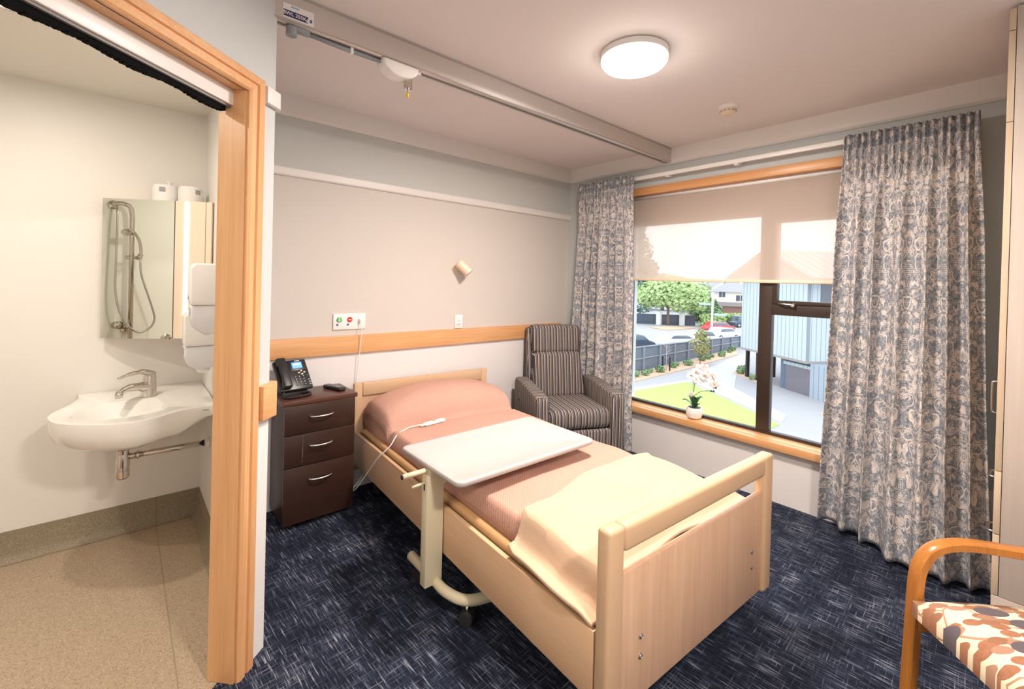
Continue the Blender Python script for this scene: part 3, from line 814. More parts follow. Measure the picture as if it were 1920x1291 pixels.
# phone
t = thing('desk_phone', 'black desk phone with lit blue screen on the bedside cabinet', 'phone', (-2.500, -.120, NZ), math.radians(8))
TI = Matrix.Rotation(math.radians(50), 3, 'X')
def tl(x, y, z): return TI @ Vector((x, y, z)) + Vector((0, -.060, .030))
def tbox(name, c, s, mat, par, bev=.003):
    bm = B(); box(bm, tl(*c), s, bev, 2, TI); return obj(name, bm, mat, par)
body = tbox('phone_body', (.0, .098, .0), (.185, .196, .024), M['black'], t, .006)
bm = prism_ax([(-.050, .0), (.060, .0), (.072, .02), (.035, .120), (.020, .12), (-.045, .018)], -.07, .07, 'x', bev=.003); obj('phone_stand', bm, M['black'], t)
scr_ = tbox('screen_bezel', (.040, .155, .0125), (.098, .070, .004), M['black'], t, .002)
tbox('screen', (.034, .155, .0150), (.058, .040, .002), emit('blue_screen', (.10, .32, .90), 1.1), t, .0005)
tbox('screen_text', (.034, .160, .0162), (.040, .012, .0006), emit('screen_text', (.6, .8, 1.), 1.0), t, 0)
tbox('phone_mark', (.040, .184, .0150), (.028, .004, .0008), M['white'], t, 0)
hs = B()
hp = [(-.058, .012, .022), (-.058, .028, .046), (-.058, .06, .052), (-.058, .100, .052), (-.058, .14, .052), (-.058, .172, .046), (-.058, .192, .022)]
for c, s in (((-.058, .030, .030), (.050, .046, .036)), ((-.058, .176, .030), (.050, .046, .036)), ((-.058, .103, .040), (.047, .190, .018))):
    box(hs, tl(*c), s, .008, 3, TI)
obj('handset', hs, M['black'], t)
for a in range(4):
    for b in range(3): tbox('phone_key', (.008 + b * .022, .026 + a * .018, .0135), (.014, .010, .003), M['greyplastic'] if (a + b) % 3 == 9 else M['black'], t, .001)
for a in range(4):
    for b in range(3): tbox('key_print', (.008 + b * .022, .027 + a * .018, .0152), (.004, .003, .0005), M['white'], t, 0)
for i in range(4): tbox('gold_key', (.050 + .016 * math.cos(i * PI / 2), .105 + .011 * math.sin(i * PI / 2), .0135), (.012, .008, .003), M['gold'], t, .002)
tbox('green_key', (.078, .082, .0135), (.010, .005, .003), M['green'], t, .001)
for i in range(3): tbox('side_key', (.080, .022 + i * .016, .0135), (.012, .008, .003), M['greyplastic'], t, .001)
pts = spline([(-.065, -.046, .030), (-.085, -.085, .010), (-.060, -.125, .008), (.0, -.130, .008), (.055, -.105, .008), (.065, -.07, .009), (.030, -.045, .010)], 14)
hel = []
L = len(pts)
for i in range(L - 1):
    for j in range(6):
        tt = j / 6; p = pts[i].lerp(pts[i + 1], tt); a = (i * 6 + j) * 1.05
        d = (pts[i + 1] - pts[i]).normalized(); u, v = frame_dirs(d)
        hel.append(p + (u * math.cos(a) + v * math.sin(a)) * .0052 + Vector((0, 0, .001)))
bm = B(); tube(bm, hel, .0022, 5); obj('coiled_cord', bm, M['black'], t)
# remote
t = thing('remote_control', 'small black remote control on the bedside cabinet', 'remote control', (-2.268, -.150, NZ), math.radians(-72))
bm = B(); box(bm, (0, 0, .0105), (.165, .048, .021), .009, 4); obj('remote_body', bm, M['black'], t)
for i in range(6):
    for j in range(3):
        bm = B(); box(bm, (-.062 + i * .021, -.013 + j * .013, .0215), (.011, .008, .0025), .001)
        obj('remote_button', bm, M['gold'] if i > 3 and j == 1 else M['greyplastic'], t)

# ================================================================ bed
BA = math.radians(-3.26)
t = thing('hospital_bed', 'pale wooden adjustable bed with head and foot boards', 'bed', (-2.112, -.045, 0), BA)
BED = t
BW = 1.045; BL = 2.15; PT = .715
# headboard
for x in (0, BW - .055): obj('head_post', bx(x, x + .055, -.038, 0, .150, PT, .008), M['bed_post'], t)
obj('head_rail', bx(.055, BW - .055, -.040, 0, PT - .085, PT, .008), M['bed_rail_x'], t)
obj('head_panel', bx(.055, BW - .055, -.026, -.006, .22, PT - .085), M['bed_panel_z'], t)
# footboard
for x in (0, BW - .066): obj('foot_post', bx(x, x + .070, -BL, -BL + .050, .150, PT, .012, seg=3), M['bed_post'], t)
bm = B(); box(bm, (BW / 2, -BL + .025, PT - .0402), (BW - .138, .052, .080), .016, 4); obj('foot_handrail', bm, M['bed_rail_x'], t)
fp = obj('foot_panel', bx(.070, BW - .066, -BL + .014, -BL + .034, .155, .566, .004), M['bed_panel_z'], t)
for x in (.172, .900):
    for z in (.345, .283):
        bm = B(); lathe(bm, [(.0085, -.002), (.0085, .002), (.005, .005), (.003, .003)], (x, -BL + .013, z), 16, (0, -1, 0)); obj('bolt', bm, M['steel'], fp)
obj('foot_crossbeam', bx(.16, .82, -BL + .06, -BL + .10, .085, .160, .004), M['bed_rail_x'], t)
# side panels, folded side rails
for s, x in ((0, .0), (1, BW - .022)):
    obj('side_panel', bx(x, x + .020, -BL + .052, -.040, .205, .410, .004), wood('pale_ash_side', srgb(222, 188, 150), srgb(206, 166, 128), 'y', .4, 1.2, contrast=.7), t)
    obj('side_slot', bx(x + (.020 if s == 0 else -.004), x + (.024 if s == 0 else .0), -BL + .06, -.045, .20, .405), M['dark_gap'], t)
    xc = .050 if s == 0 else BW - .052
    bm = B(); box(bm, (xc, -1.085, .405), (.040, 1.99, .056), .019, 4); obj('side_rail', bm, M['bed_rail'], t)
obj('bed_frame', bx(.10, BW - .10, -BL + .12, -.06, .24, .30, .003), M['greyplastic'], t)
obj('mattress', bx(.078, BW - .080, -2.06, -.045, .30, .475, .03), M['mattress'], t)
# steel scissor legs and castors
for sx in (.20, BW - .20):
    bm = B(); tube(bm, [(sx, -1.80, .08), (sx, -1.05, .25)], .018, 8); tube(bm, [(sx, -.30, .08), (sx, -1.05, .25)], .018, 8); obj('leg_strut', bm, M['greyplastic'], t)
    for y in (-1.85, -.25):
        bm = B(); cyl(bm, (sx - .014, y, .045), (sx + .014, y, .045), .045, 20); obj('castor', bm, M['rubber'], t)
        bm = B(); box(bm, (sx, y + .02, .085), (.05, .05, .06), .006); obj('castor_fork', bm, M['greyplastic'], t)
# pillow and cloth surfaces (bed coordinates)
def cover_top(x, y):
    e = .052
    a = min(sm((x - .045) / e + .1), sm((BW - .045 - x) / e + .1))
    h = .418 + a * .094
    h += .012 * math.exp(-((x - .52) / .5) ** 2) * a
    # pillow hump
    px = max(0., 1 - abs((x - .53) / .515) ** 4.0)
    yc = -.225; dyf = .215 + .02 * math.sin(3 * x)
    t_ = (y - yc) / (dyf if y < yc else .20)
    py = max(0., 1 - abs(t_) ** 3.2)
    h += .170 * (px ** .6) * (py ** .6) * (.86 + .18 * math.sin(PI * min(1, max(0, x / 1.02))))
    # tucked crease in front of the pillow
    h -= .014 * math.exp(-((y + .462 + .05 * (x - .4) ** 2) / .014) ** 2) * a
    h += .0035 * math.sin(9 * x + 3 * y) * math.sin(6.3 * y + 2 * x) * a
    h += .006 * math.exp(-(((x - .86) + .35 * (y + 1.15)) / .03) ** 2) * sm((-y - .9) / .2) * sm((y + 1.6) / .2)
    return h
pil = thing('pillow', 'pillow hidden under the salmon bedspread at the head end', 'pillow', (0, 0, 0))
bpy.data.objects.remove(pil)
def spread(s, v):
    y = lerp(-.062, -2.06, v)
    x = lerp(.062, BW - .060, s)
    z = cover_top(x, y)
    y2 = y
    # loose rounded corners by the pillow
    return Vector((x - .014 * math.exp(-((y + .25) / .18) ** 2) * (1 - 2 * s) * (1 if s < .12 or s > .88 else 0), y2, z))
bm = grid(spread, 110, 240)
# skirts at both sides and the head end, tucked behind the side rails
def skirt(bm, pts_top, drop, out):
    top_ = [bm.verts.new(p) for p in pts_top]; last = top_
    for k_ in range(1, 4):
        cur = [bm.verts.new((p.x + out[0] * k_ / 3, p.y + out[1] * k_ / 3, lerp(p.z, drop, k_ / 3))) for p in pts_top]
        for i in range(len(cur) - 1): bm.faces.new((last[i], last[i + 1], cur[i + 1], cur[i]))
        last = cur
skirt(bm, [spread(0, v / 120) for v in range(121)], .385, (.018, 0))
skirt(bm, [spread(1, v / 120) for v in range(121)], .385, (-.018, 0))
skirt(bm, [spread(s / 60, 0) for s in range(61)], .46, (0, .010))
bmesh.ops.remove_doubles(bm, verts=bm.verts, dist=.0004)
bmesh.ops.recalc_face_normals(bm, faces=bm.faces)
o = obj('bedspread', bm, M['spread'], None, 180); o.location = BED.location; o.rotation_euler = BED.rotation_euler
solid(o, .006, 0.); tag(o, 'salmon quilted bedspread pulled over the pillow on the bed', 'bedspread')
# fleece blanket across the foot end
def fleece(s, v):
    yf = lerp(lerp(-1.68, -1.555, sm(s * 1.5)), -1.60, sm((s - .6) / .4))
    yb_ = -2.090
    y = lerp(yf, yb_, v)
    x = lerp(-.004, BW + .002, s)
    if s < .5: x += .007 * math.sin(7 * v) * (1 - 2 * s) ** 3 + .012 * (1 - sm(v / .12)) * (1 - 2 * s) ** 3
    xx = max(.060, min(BW - .060, x))
    z = cover_top(xx, max(y, -2.05)) + .020
    ed = max(0., (.085 - x) / .085, (x - (BW - .085)) / .085)
    z -= .055 * sm(ed)
    z = max(z, .440)
    z += .010 * math.sin(8.5 * s + 1.) * math.sin(4.2 * v + .6) + .006 * math.sin(17 * s - 6 * v)
    z += .012 * math.exp(-((v - .0) / .035) ** 2)
    if v > .86: z -= .012 * sm((v - .86) / .14)
    return Vector((x, y, z))
bm = grid(fleece, 100, 60)
bmesh.ops.recalc_face_normals(bm, faces=bm.faces)
o = obj('blanket', bm, M['fleece'], None, 180); o.location = BED.location; o.rotation_euler = BED.rotation_euler
solid(o, .014, 0.); tag(o, 'folded butter yellow fleece blanket across the foot of the bed', 'blanket')
bv = o.modifiers.new('soft', 'BEVEL'); bv.width = .006; bv.segments = 2; bv.limit_method = 'ANGLE'
# pendant hand control with its cord
def bedpt(x, y, z):
    v = Matrix.Rotation(BA, 3, 'Z') @ Vector((x, y, z)) + Vector(BED.location); return v
c = bedpt(.335, -.505, cover_top(.335, -.505) + .006)
t = thing('hand_control', 'white bed hand control lying on the bedspread below the pillow', 'hand control', c, math.radians(6))
bm = B(); box(bm, (0, 0, .008), (.150, .036, .018), .008, 4); box(bm, (-.085, -.001, .008), (.04, .018, .012), .005, 3); obj('control_body', bm, M['white'], t)
bm = B(); box(bm, (-.002, .002, .0176), (.022, .010, .002), .0008); obj('green_button', bm, M['green'], t)
cp = [c + Vector((-.100, -.002, .010)), bedpt(.165, -.50, .527), bedpt(.085, -.53, .512), bedpt(.035, -.55, .464), bedpt(-.012, -.51, .40), bedpt(-.022, -.43, .32), bedpt(-.030, -.34, .23), bedpt(-.045, -.27, .15), bedpt(-.055, -.22, .105), bedpt(-.03, -.16, .10), bedpt(.03, -.12, .13), bedpt(.10, -.10, .24)]
bm = B(); tube(bm, spline(cp, 8), .0035, 8); tag(obj('control_cord', bm, M['white']), 'white cord drooping over the side of the bed to the floor', 'cord')

# ================================================================ overbed table
t = thing('overbed_table', 'white topped cream overbed table on a C base across the bed', 'table', (-2.225, -1.250, 0))
TZ = .612
def rrect(x0, x1, y0, y1, r, n=6):
    out = []
    for cx, cy, a0 in ((x1 - r, y1 - r, 0), (x0 + r, y1 - r, 90), (x0 + r, y0 + r, 180), (x1 - r, y0 + r, 270)):
        for i in range(n + 1): a = math.radians(a0 + 90 * i / n); out.append((cx + r * math.cos(a), cy + r * math.sin(a)))
    return out
X0, X1, Y0, Y1 = -.035, .800, -.245, .250
bm = B()
outer = rrect(X0, X1, Y0, Y1, .035); inner = rrect(X0 + .020, X1 - .020, Y0 + .020, Y1 - .020, .020); inner2 = rrect(X0 + .026, X1 - .026, Y0 + .026, Y1 - .026, .016)
def rg(p, z): return [bm.verts.new((a, b, z)) for a, b in p]
o_in = rrect(X0 + .010, X1 - .010, Y0 + .010, Y1 - .010, .03)
r0 = rg(o_in, TZ - .026); r1 = rg(outer, TZ - .018); r2 = rg(outer, TZ - .003); r25 = rg(rrect(X0 + .003, X1 - .003, Y0 + .003, Y1 - .003, .033), TZ); r3 = rg(inner, TZ); r4 = rg(inner2, TZ - .004)
for a, b in ((r0, r1), (r1, r2), (r2, r25), (r25, r3), (r3, r4)): bridge(bm, a, b)
cap(bm, r0, True); cap(bm, r4)
tm = obj('table_top', bm, M['table_white'], t, 40)
tm.rotation_euler = (0, 0, math.radians(-.5))
obj('post', bx(-.045, .040, -.024, .020, .084, TZ - .050, .003), M['cream'], t)
obj('post_slot', bx(-.0458, -.0450, -.006, .004, .500, .530), M['black'], t)
bm = bx(-.030, .60, -.020, .016, TZ - .052, TZ - .026, .003); obj('support_arm', bm, M['cream'], t)
bm = B(); prism_ax([(.040, TZ - .100), (.040, TZ - .050), (.13, TZ - .050), (.08, TZ - .088)], -.022, .018, 'y', bm, .002); br = obj('bracket', bm, M['cream'], t)
bm = B(); lathe(bm, [(.007, 0), (.007, .004), (.003, .005)], (.056, -.022, TZ - .078), 10, (0, -1, 0)); obj('bolt', bm, M['steel'], br)
hb = B(); cyl(hb, (-.045, .0, TZ - .028), (-.150, .0, TZ - .028), .011, 14); hd = obj('handle', hb, M['cream'], t)
hb = B(); cyl(hb, (-.149, .0, TZ - .028), (-.153, .0, TZ - .028), .0105, 14); obj('handle_cap', hb, M['black'], hd)
hb = B(); cyl(hb, (-.045, .0, TZ - .080), (-.105, .0, TZ - .084), .006, 12); obj('release_lever', hb, M['cream'], t)
fr_ = spline([(.020, .215, .092), (.018, .10, .090), (.016, 0, .088), (.016, -.10, .088), (.050, -.190, .088), (.140, -.232, .088), (.26, -.240, .088), (.50, -.240, .088)], 8)
bm = B(); tube(bm, fr_, .022, 16); obj('base_tube', bm, M['cream'], t)
for x, y in ((.048, -.205), (.035, .165), (.46, -.240)):
    bm = B(); cyl(bm, (x, y, .072), (x, y, .045), .006, 8); s_ = obj('castor_stem', bm, M['steel'], t)
    a = .6
    dx, dy = math.cos(a) * .014, math.sin(a) * .014
    for q in (-1, 1):
        bm = B(); lathe(bm, [(.014, -.011), (.027, -.010), (.030, 0.), (.027, .010), (.012, .011)], (x + q * dx, y + q * dy, .029), 22, (math.cos(a), math.sin(a), 0)); obj('castor_wheel', bm, M['rubber'], t)

# ================================================================ recliner
t = thing('recliner', 'striped upholstered recliner armchair in the corner by the curtain', 'armchair', (-.505, -.460, 0), math.radians(-25))
def striped(bm):
    bm.normal_update()
    for f in bm.faces:
        n_ = f.normal
        f.material_index = 0 if (abs(n_.y) > .6 and abs(n_.y) >= abs(n_.x)) else 1
    return bm
RW = .362; AZ = .565; RF = -.335
for s in (-1, 1):
    bm = B(); x0 = s * RW; x1 = s * (RW - .105)
    prof = [(RF, .05), (RF, AZ - .035), (RF + .02, AZ - .004), (.08, AZ + .035), (.22, AZ + .038), (.25, AZ - .0), (.25, .05)]
    prism_ax(prof, min(x0, x1), max(x0, x1), 'x', bm, .018, 3)
    obj('armrest', striped(bm), [M['stripe_x'], M['stripe_y']], t, 50)
bm = B(); box(bm, (0, -.05, .375), (2 * (RW - .105) - .006, .57, .15), .05, 4)
for v in bm.verts:
    if v.co.z > .42: v.co.z += .020 * math.cos(v.co.x * 6) * math.cos(v.co.y * 4)
obj('seat_cushion', bm, M['stripe_x'], t, 60)
bm = B(); box(bm, (0, RF + .022, .20), (2 * (RW - .105) - .008, .05, .20), .022, 3); obj('footrest', bm, M['stripe_x'], t, 50)
# backrest: outer shell, head cushion, flared lumbar cushion
def backp(y, z): # reclined line
    return .150 + (z - .42) * .13 + y
sh = B()
def slab(bm, w0, w1, z0, z1, yf, th, bev):
    vs = []
    for z, w_ in ((z0, w0), (z1, w1)):
        for yy in (0, th):
            for x in (-w_, w_): vs.append(bm.verts.new((x, backp(yf + yy, z), z)))
    a = vs
    for q in ((0, 1, 3, 2), (4, 6, 7, 5), (0, 4, 5, 1), (2, 3, 7, 6), (0, 2, 6, 4), (1, 5, 7, 3)): bm.faces.new([a[i] for i in q])
    bmesh.ops.recalc_face_normals(bm, faces=bm.faces)
    bmesh.ops.bevel(bm, geom=bm.edges[:], offset=bev, segments=4, profile=.5, affect='EDGES')
    return bm
obj('backrest', striped(slab(sh, .255, .245, .10, 1.010, .060, .075, .022)), [M['stripe_x'], M['stripe_y']], t, 50)
hd = B(); slab(hd, .215, .232, .800, 1.035, -.012, .115, .040); obj('head_cushion', hd, M['stripe_x'], t, 60)
lb = B(); slab(lb, .248, .205, .44, .812, -.030, .115, .035)
for v in lb.verts: v.co.y -= .018 * math.cos((v.co.z - .6) * 4.5) * math.cos(v.co.x * 5)
obj('back_cushion', lb, M['stripe_x'], t, 60)
for x in (-.27, .27):
    for y in (-.27, .22): obj('foot', bx(x - .02, x + .02, y - .02, y + .02, 0, .055, .003), M['black'], t)
bm = B(); box(bm, (-RW - .004, .10, .44), (.008, .03, .012), .003); obj('release_tab', bm, M['black'], t)

# ================================================================ orchid
t = thing('orchid_plant', 'white orchid in a round white pot on the window sill', 'potted orchid', (.030, -1.292, WZ0 + .020))
bm = B(); lathe(bm, [(.034, 0), (.050, .010), (.061, .040), (.060, .064), (.053, .084), (.049, .084), (.052, .062), (.050, .060)], n=32, caps=True); pot = obj('pot', bm, M['white_gloss'], t)
bm = B(); lathe(bm, [(.052, .060), (.048, .072), (0, .076)], n=24); obj('bark_fill', bm, M['soil'], t)
for ang, ln, up in ((-2.6, .12, .8), (-.5, .09, 1.3), (.7, .10, 1.2), (2.4, .11, .9), (3.6, .08, 1.4)):
    d = Vector((math.cos(ang) * .5, math.sin(ang), 0))
    def lf(s, v, d=d, ln=ln, up=up):
        q = d * (ln * s) + Vector((0, 0, .070 + up * .07 * math.sin(s * 1.9)))
        side = Vector((-d.y, d.x, 0)).normalized()
        return q + side * ((v - .5) * .036 * math.sin(PI * min(1, s * .93 + .05)) ** .6) + Vector((0, 0, abs(v - .5) * .012))
    solid(obj('leaf', grid(lf, 10, 4), M['orchid_leaf'], t, 180), .0015)
st1 = spline([(0, .005, .07), (.0, .012, .16), (.0, .002, .26), (.0, .0, .33), (-.005, -.04, .385), (-.01, -.10, .375), (-.015, -.15, .32), (-.015, -.165, .27)], 6)
st2 = spline([(0, -.0, .07), (.005, .02, .14), (.005, -.03, .20), (.0, -.09, .225), (-.01, -.15, .235)], 6)
for s_ in (st1, st2):
    bm = B(); tube(bm, s_, .0024, 7); obj('stem', bm, M['orchid_stem'], t)
bm = B(); cyl(bm, (.0, .016, .07), (.0, .014, .34), .002, 6); obj('support_stick', bm, M['soil'], t)
def flower(c, r, face):
    bm = B(); f = Vector(face).normalized(); u, v = frame_dirs(f)
    for i in range(5):
        a = i * 2 * PI / 5 + .3; d = u * math.cos(a) + v * math.sin(a); w_ = f.cross(d)
        n_ = 6; prev = None
        for j in range(n_ + 1):
            s = j / n_; hw = r * .42 * math.sin(PI * (s * .85 + .08)) ** .7; q = Vector(c) + d * (r * s) + f * (.12 * r * math.sin(PI * s))
            cur = (bm.verts.new(q - w_ * hw), bm.verts.new(q + f * (.05 * r)), bm.verts.new(q + w_ * hw))
            if prev:
                bm.faces.new((prev[0], prev[1], cur[1], cur[0])); bm.faces.new((prev[1], prev[2], cur[2], cur[1]))
            prev = cur
    o = obj('flower', bm, M['petal'], t, 180)
    bm = B(); lathe(bm, [(.001, 0), (r * .16, r * .10), (r * .10, r * .25), (.0005, r * .32)], c, 8, f); obj('flower_heart', bm, M['petal_core'], o)
rr_ = random.Random(3)
for i, p in enumerate([(-.01, -.005, .345), (-.02, -.04, .385), (-.01, -.075, .395), (-.02, -.105, .37), (-.01, -.13, .345), (-.02, -.02, .30), (-.015, -.07, .335), (-.02, -.155, .29), (-.01, .03, .32), (0, -.055, .30), (-.01, .02, .18), (-.02, -.08, .245)]):
    flower(p, .036 if i < 10 else .022, (-.8, -.45 + rr_.uniform(-.4, .4), rr_.uniform(-.2, .4)))
for p in ((-.015, -.165, .265), (-.015, -.15, .235), (-.01, -.13, .232)):
    bm = B(); lathe(bm, [(.001, -.009), (.007, -.004), (.008, .003), (.001, .010)], p, 8); obj('bud', bm, M['orchid_leaf'], t)

# ================================================================ wardrobe
WX = -.790; WYF = -2.868
t = thing('wardrobe', 'tall washed ash wardrobe at the right edge by the curtain', 'wardrobe', (-.42, -3.17, 0))
ox, oy = -.42, -3.17
obj('side_panel', bx(WX - ox, WX - ox + .018, -3.45 - oy, WYF - .020 - oy, .285, 2.470, .001), M['wardrobe'], t)
obj('side_panel', bx(-.05 - ox, -.032 - ox, -3.45 - oy, WYF - .020 - oy, .0, 2.470, .001), M['wardrobe'], t)
obj('back_panel', bx(WX - ox + .018, -.05 - ox, -3.45 - oy, -3.44 - oy, .0, 2.465), M['wardrobe'], t)
obj('top_panel', bx(WX - ox + .018, -.05 - ox, -3.44 - oy, WYF - .020 - oy, 2.450, 2.470), M['wardrobe'], t)
obj('base', bx(WX - ox - .001, -.05 - ox, -3.45 - oy, WYF - .001 - oy, 0, .283, .001), M['wardrobe_x'], t)
gap = .003
fronts = [(.286, .510, 'drawer'), (.513, .746, 'drawer'), (.749, 2.045, 'door'), (2.048, 2.384, 'upper_door'), (2.387, 2.465, 'top_rail')]
for z0, z1, nm in fronts:
    o = obj(nm, bx(WX - ox, -.055 - ox, WYF - .018 - oy, WYF - oy, z0, z1, .001), M['edge'], t)
    if nm in ('top_rail', 'upper_door'): continue
    if nm == 'door': hx_, zz, ln = -.205, .930, .15
    elif nm == 'upper_door': hx_, zz, ln = -.205, 2.12, .10
    else: hx_, zz, ln = -.40, (z0 + z1) / 2, 0
    if ln:
        pts = spline([(hx_ - ox, WYF - oy, zz - ln / 2), (hx_ - ox, WYF - oy + .026, zz - ln / 2 + .004), (hx_ - ox, WYF - oy + .032, zz - ln / 2 + .02), (hx_ - ox, WYF - oy + .032, zz + ln / 2 - .02), (hx_ - ox, WYF - oy + .026, zz + ln / 2 - .004), (hx_ - ox, WYF - oy, zz + ln / 2)], 4)
    else:
        pts = spline([(hx_ - ox - .05, WYF - oy, zz), (hx_ - ox - .046, WYF - oy + .022, zz), (hx_ - ox, WYF - oy + .026, zz), (hx_ - ox + .046, WYF - oy + .022, zz), (hx_ - ox + .05, WYF - oy, zz)], 4)
    bm = B(); tube(bm, pts, .0055, 8); obj('handle', bm, M['steel'], o)

# ================================================================ visitor armchair in the foreground
CA = math.radians(-47)          # direction from the front leg to the back leg of the far side
t = thing('visitor_chair', 'amber bentwood armchair with brown leaf print seat in the foreground', 'chair', (-1.500, -2.735, 0), CA)
# local x = backwards, local -y = across towards the camera side
CW = .56
for yy in (0., -CW):
    pts = [(-.020, yy, 0.0), (-.008, yy, .20), (.000, yy, .42), (.006, yy, .560), (.018, yy, .615), (.045, yy, .655), (.090, yy, .674), (.16, yy, .678), (.30, yy, .666), (.46, yy, .650), (.55, yy, .646)]
    q = spline(pts, 5); bm = B(); rings = []
    for i, p in enumerate(q):
        a = q[max(i - 1, 0)]; b = q[min(i + 1, len(q) - 1)]; d = (b - a).normalized(); n_ = Vector((-d.z, 0, d.x)); hw = .013; ww = .020
        rings.append([bm.verts.new(p + n_ * x_ * hw + Vector((0, y_ * ww, 0))) for x_, y_ in ((-1, -.7), (-.7, -1), (.7, -1), (1, -.7), (1, .7), (.7, 1), (-.7, 1), (-1, .7))])
    for a, b in zip(rings, rings[1:]): bridge(bm, a, b)
    cap(bm, rings[0], True); cap(bm, rings[-1]); bmesh.ops.recalc_face_normals(bm, faces=bm.faces)
    obj('arm_and_front_leg', bm, M['chair_wood'], t, 40)
    bm = B(); tube(bm, spline([(.60, yy, 0), (.56, yy, .30), (.53, yy, .60), (.58, yy, .92)], 6), .017, 10, ru=1.2); obj('back_leg', bm, M['chair_wood'], t)
obj('seat_rail', bx(.03, .05, -CW + .02, -.02, .43, .475, .004), M['chair_wood'], t)
for yy in (-.018, -CW + .018): obj('seat_rail', bx(.0, .55, yy - .009, yy + .009, .43, .475, .004), M['chair_wood'], t)
def seatf(x, y, top):
    u = (x - .0) / .56; v = (y + CW / 2) / (CW / 2)
    cr = (1 - abs(v) ** 3.) * (1 - abs(2 * u - 1) ** 4)
    return (.520 + .045 * max(cr, 0) ** .5) if top else .478
bm = B()
def sgrid(top):
    n_ = 24; g = []
    for i in range(n_ + 1):
        row_ = []
        for j in range(n_ + 1):
            u = i / n_; v = j / n_ * 2 - 1
            x = -.022 + .56 * u; y = -CW / 2 + v * (CW / 2 - .026)
            row_.append(bm.verts.new((x, y, seatf(-.0 + .56 * u, -CW / 2 + v * CW / 2, top))))
        g.append(row_)
    for i in range(n_):
        for j in range(n_): bm.faces.new((g[i][j], g[i + 1][j], g[i + 1][j + 1], g[i][j + 1]))
    return g
ga = sgrid(True); gb = sgrid(False); n_ = 24
per = lambda g: [g[i][0] for i in range(n_)] + [g[n_][j] for j in range(n_)] + [g[n_ - i][n_] for i in range(n_)] + [g[0][n_ - j] for j in range(n_)]
bridge(bm, per(ga), per(gb)); bmesh.ops.recalc_face_normals(bm, faces=bm.faces)
obj('seat_cushion', bm, M['leafprint'], t, 60)
bm = B(); box(bm, (.575, -CW / 2, .72), (.045, CW - .04, .34), .02, 3, Matrix.Rotation(math.radians(8), 3, 'Y')); obj('backrest', bm, M['leafprint'], t)

# ================================================================ bathroom
# basin
rim = [(-3.425, .250), (-3.418, .150), (-3.440, .030), (-3.488, -.10), (-3.497, -.19), (-3.470, -.285), (-3.415, -.36), (-3.335, -.425), (-3.262, -.462), (-3.200, -.470), (-3.145, -.445), (-3.095, -.405), (-3.045, -.375), (-2.985, -.362), (-2.906, -.360)]
rimc = [tuple(p)[:2] for p in spline([(a, b, 0) for a, b in rim[2:]], 5)]
rimp = [(-2.904, .252), (-3.425, .252), (-3.418, .150)] + rimc
t = thing('wash_basin', 'white ceramic wall basin with side shelf in the bathroom', 'basin', (-3.20, .25, .60))
BO = Vector((-3.20, .25, .60)); RZ = .770
bc = Vector((-3.245, -.140))
bm = B()
def rl(f, z, sh=None):
    out = []
    for i, (x, y) in enumerate(rimp):
        p = Vector((x, y)); c_ = sh or bc; p = c_ + (p - c_) * f
        p.x = min(p.x, -2.904) if f >= 1 else p.x
        out.append(bm.verts.new(Vector((p.x, p.y, z)) - BO))
    return out
def rl2(fn): # fn(point)->(x,y,z)
    return [bm.verts.new(Vector(fn(Vector((x, y)))) - BO) for x, y in rimp]
def dep(p, full, shelf):
    # depth of underside: deep under the bowl, shallow under the shelf
    k_ = sm((p.x + 3.06) / .12); return lerp(full, shelf, k_)
a0 = rl2(lambda p: (p.x, p.y, RZ))
a1 = rl2(lambda p: (p.x, p.y, RZ - .010))
def under(p, f, full, shelf):
    q = bc + (p - bc) * f
    if p.y > .2: q = Vector((p.x, p.y))
    if p.x > -2.91: q = Vector((p.x, q.y if p.y < .2 else p.y))
    return (q.x, q.y, RZ - dep(q, full, shelf))
a2 = rl2(lambda p: under(p, .995, .055, .045)); a3 = rl2(lambda p: under(p, .93, .105, .052)); a4 = rl2(lambda p: under(p, .70, .140, .054)); a5 = rl2(lambda p: under(p, .35, .150, .055))
for x_, y_ in ((a0, a1), (a1, a2), (a2, a3), (a3, a4), (a4, a5)): bridge(bm, x_, y_)
cap(bm, a5)
# top: rim face to the bowl edge (ellipse) and down into the bowl
NB_ = len(rimp)
def ell(f, z, bxr=.175, byr=.175):
    out = []
    for x, y in rimp:
        a = math.atan2(y - bc.y, x - bc.x); out.append(bm.verts.new(Vector((bc.x + math.cos(a) * bxr * f, bc.y - .02 + math.sin(a) * byr * f, z)) - BO))
    return out
e0 = ell(1.12, RZ - .002); e1 = ell(1.02, RZ - .014); e2 = ell(.90, RZ - .055); e3 = ell(.62, RZ - .095); e4 = ell(.20, RZ - .108)
a_in = rl2(lambda p: (p.x, p.y, RZ))
for x_, y_ in ((e0, e1), (e1, e2), (e2, e3), (e3, e4)): bridge(bm, x_, y_)
bridge(bm, a0, e0)
cap(bm, e4); bmesh.ops.remove_doubles(bm, verts=bm.verts, dist=.0005); bmesh.ops.recalc_face_normals(bm, faces=bm.faces)
obj('basin_body', bm, M['white_gloss'], t, 60)
obj('basin_mark', bx(-2.965 + 3.20, -2.940 + 3.20, -.3625 - .25, -.3618 - .25, RZ - .60 - .018, RZ - .60 - .014), M['label_grey'], t)
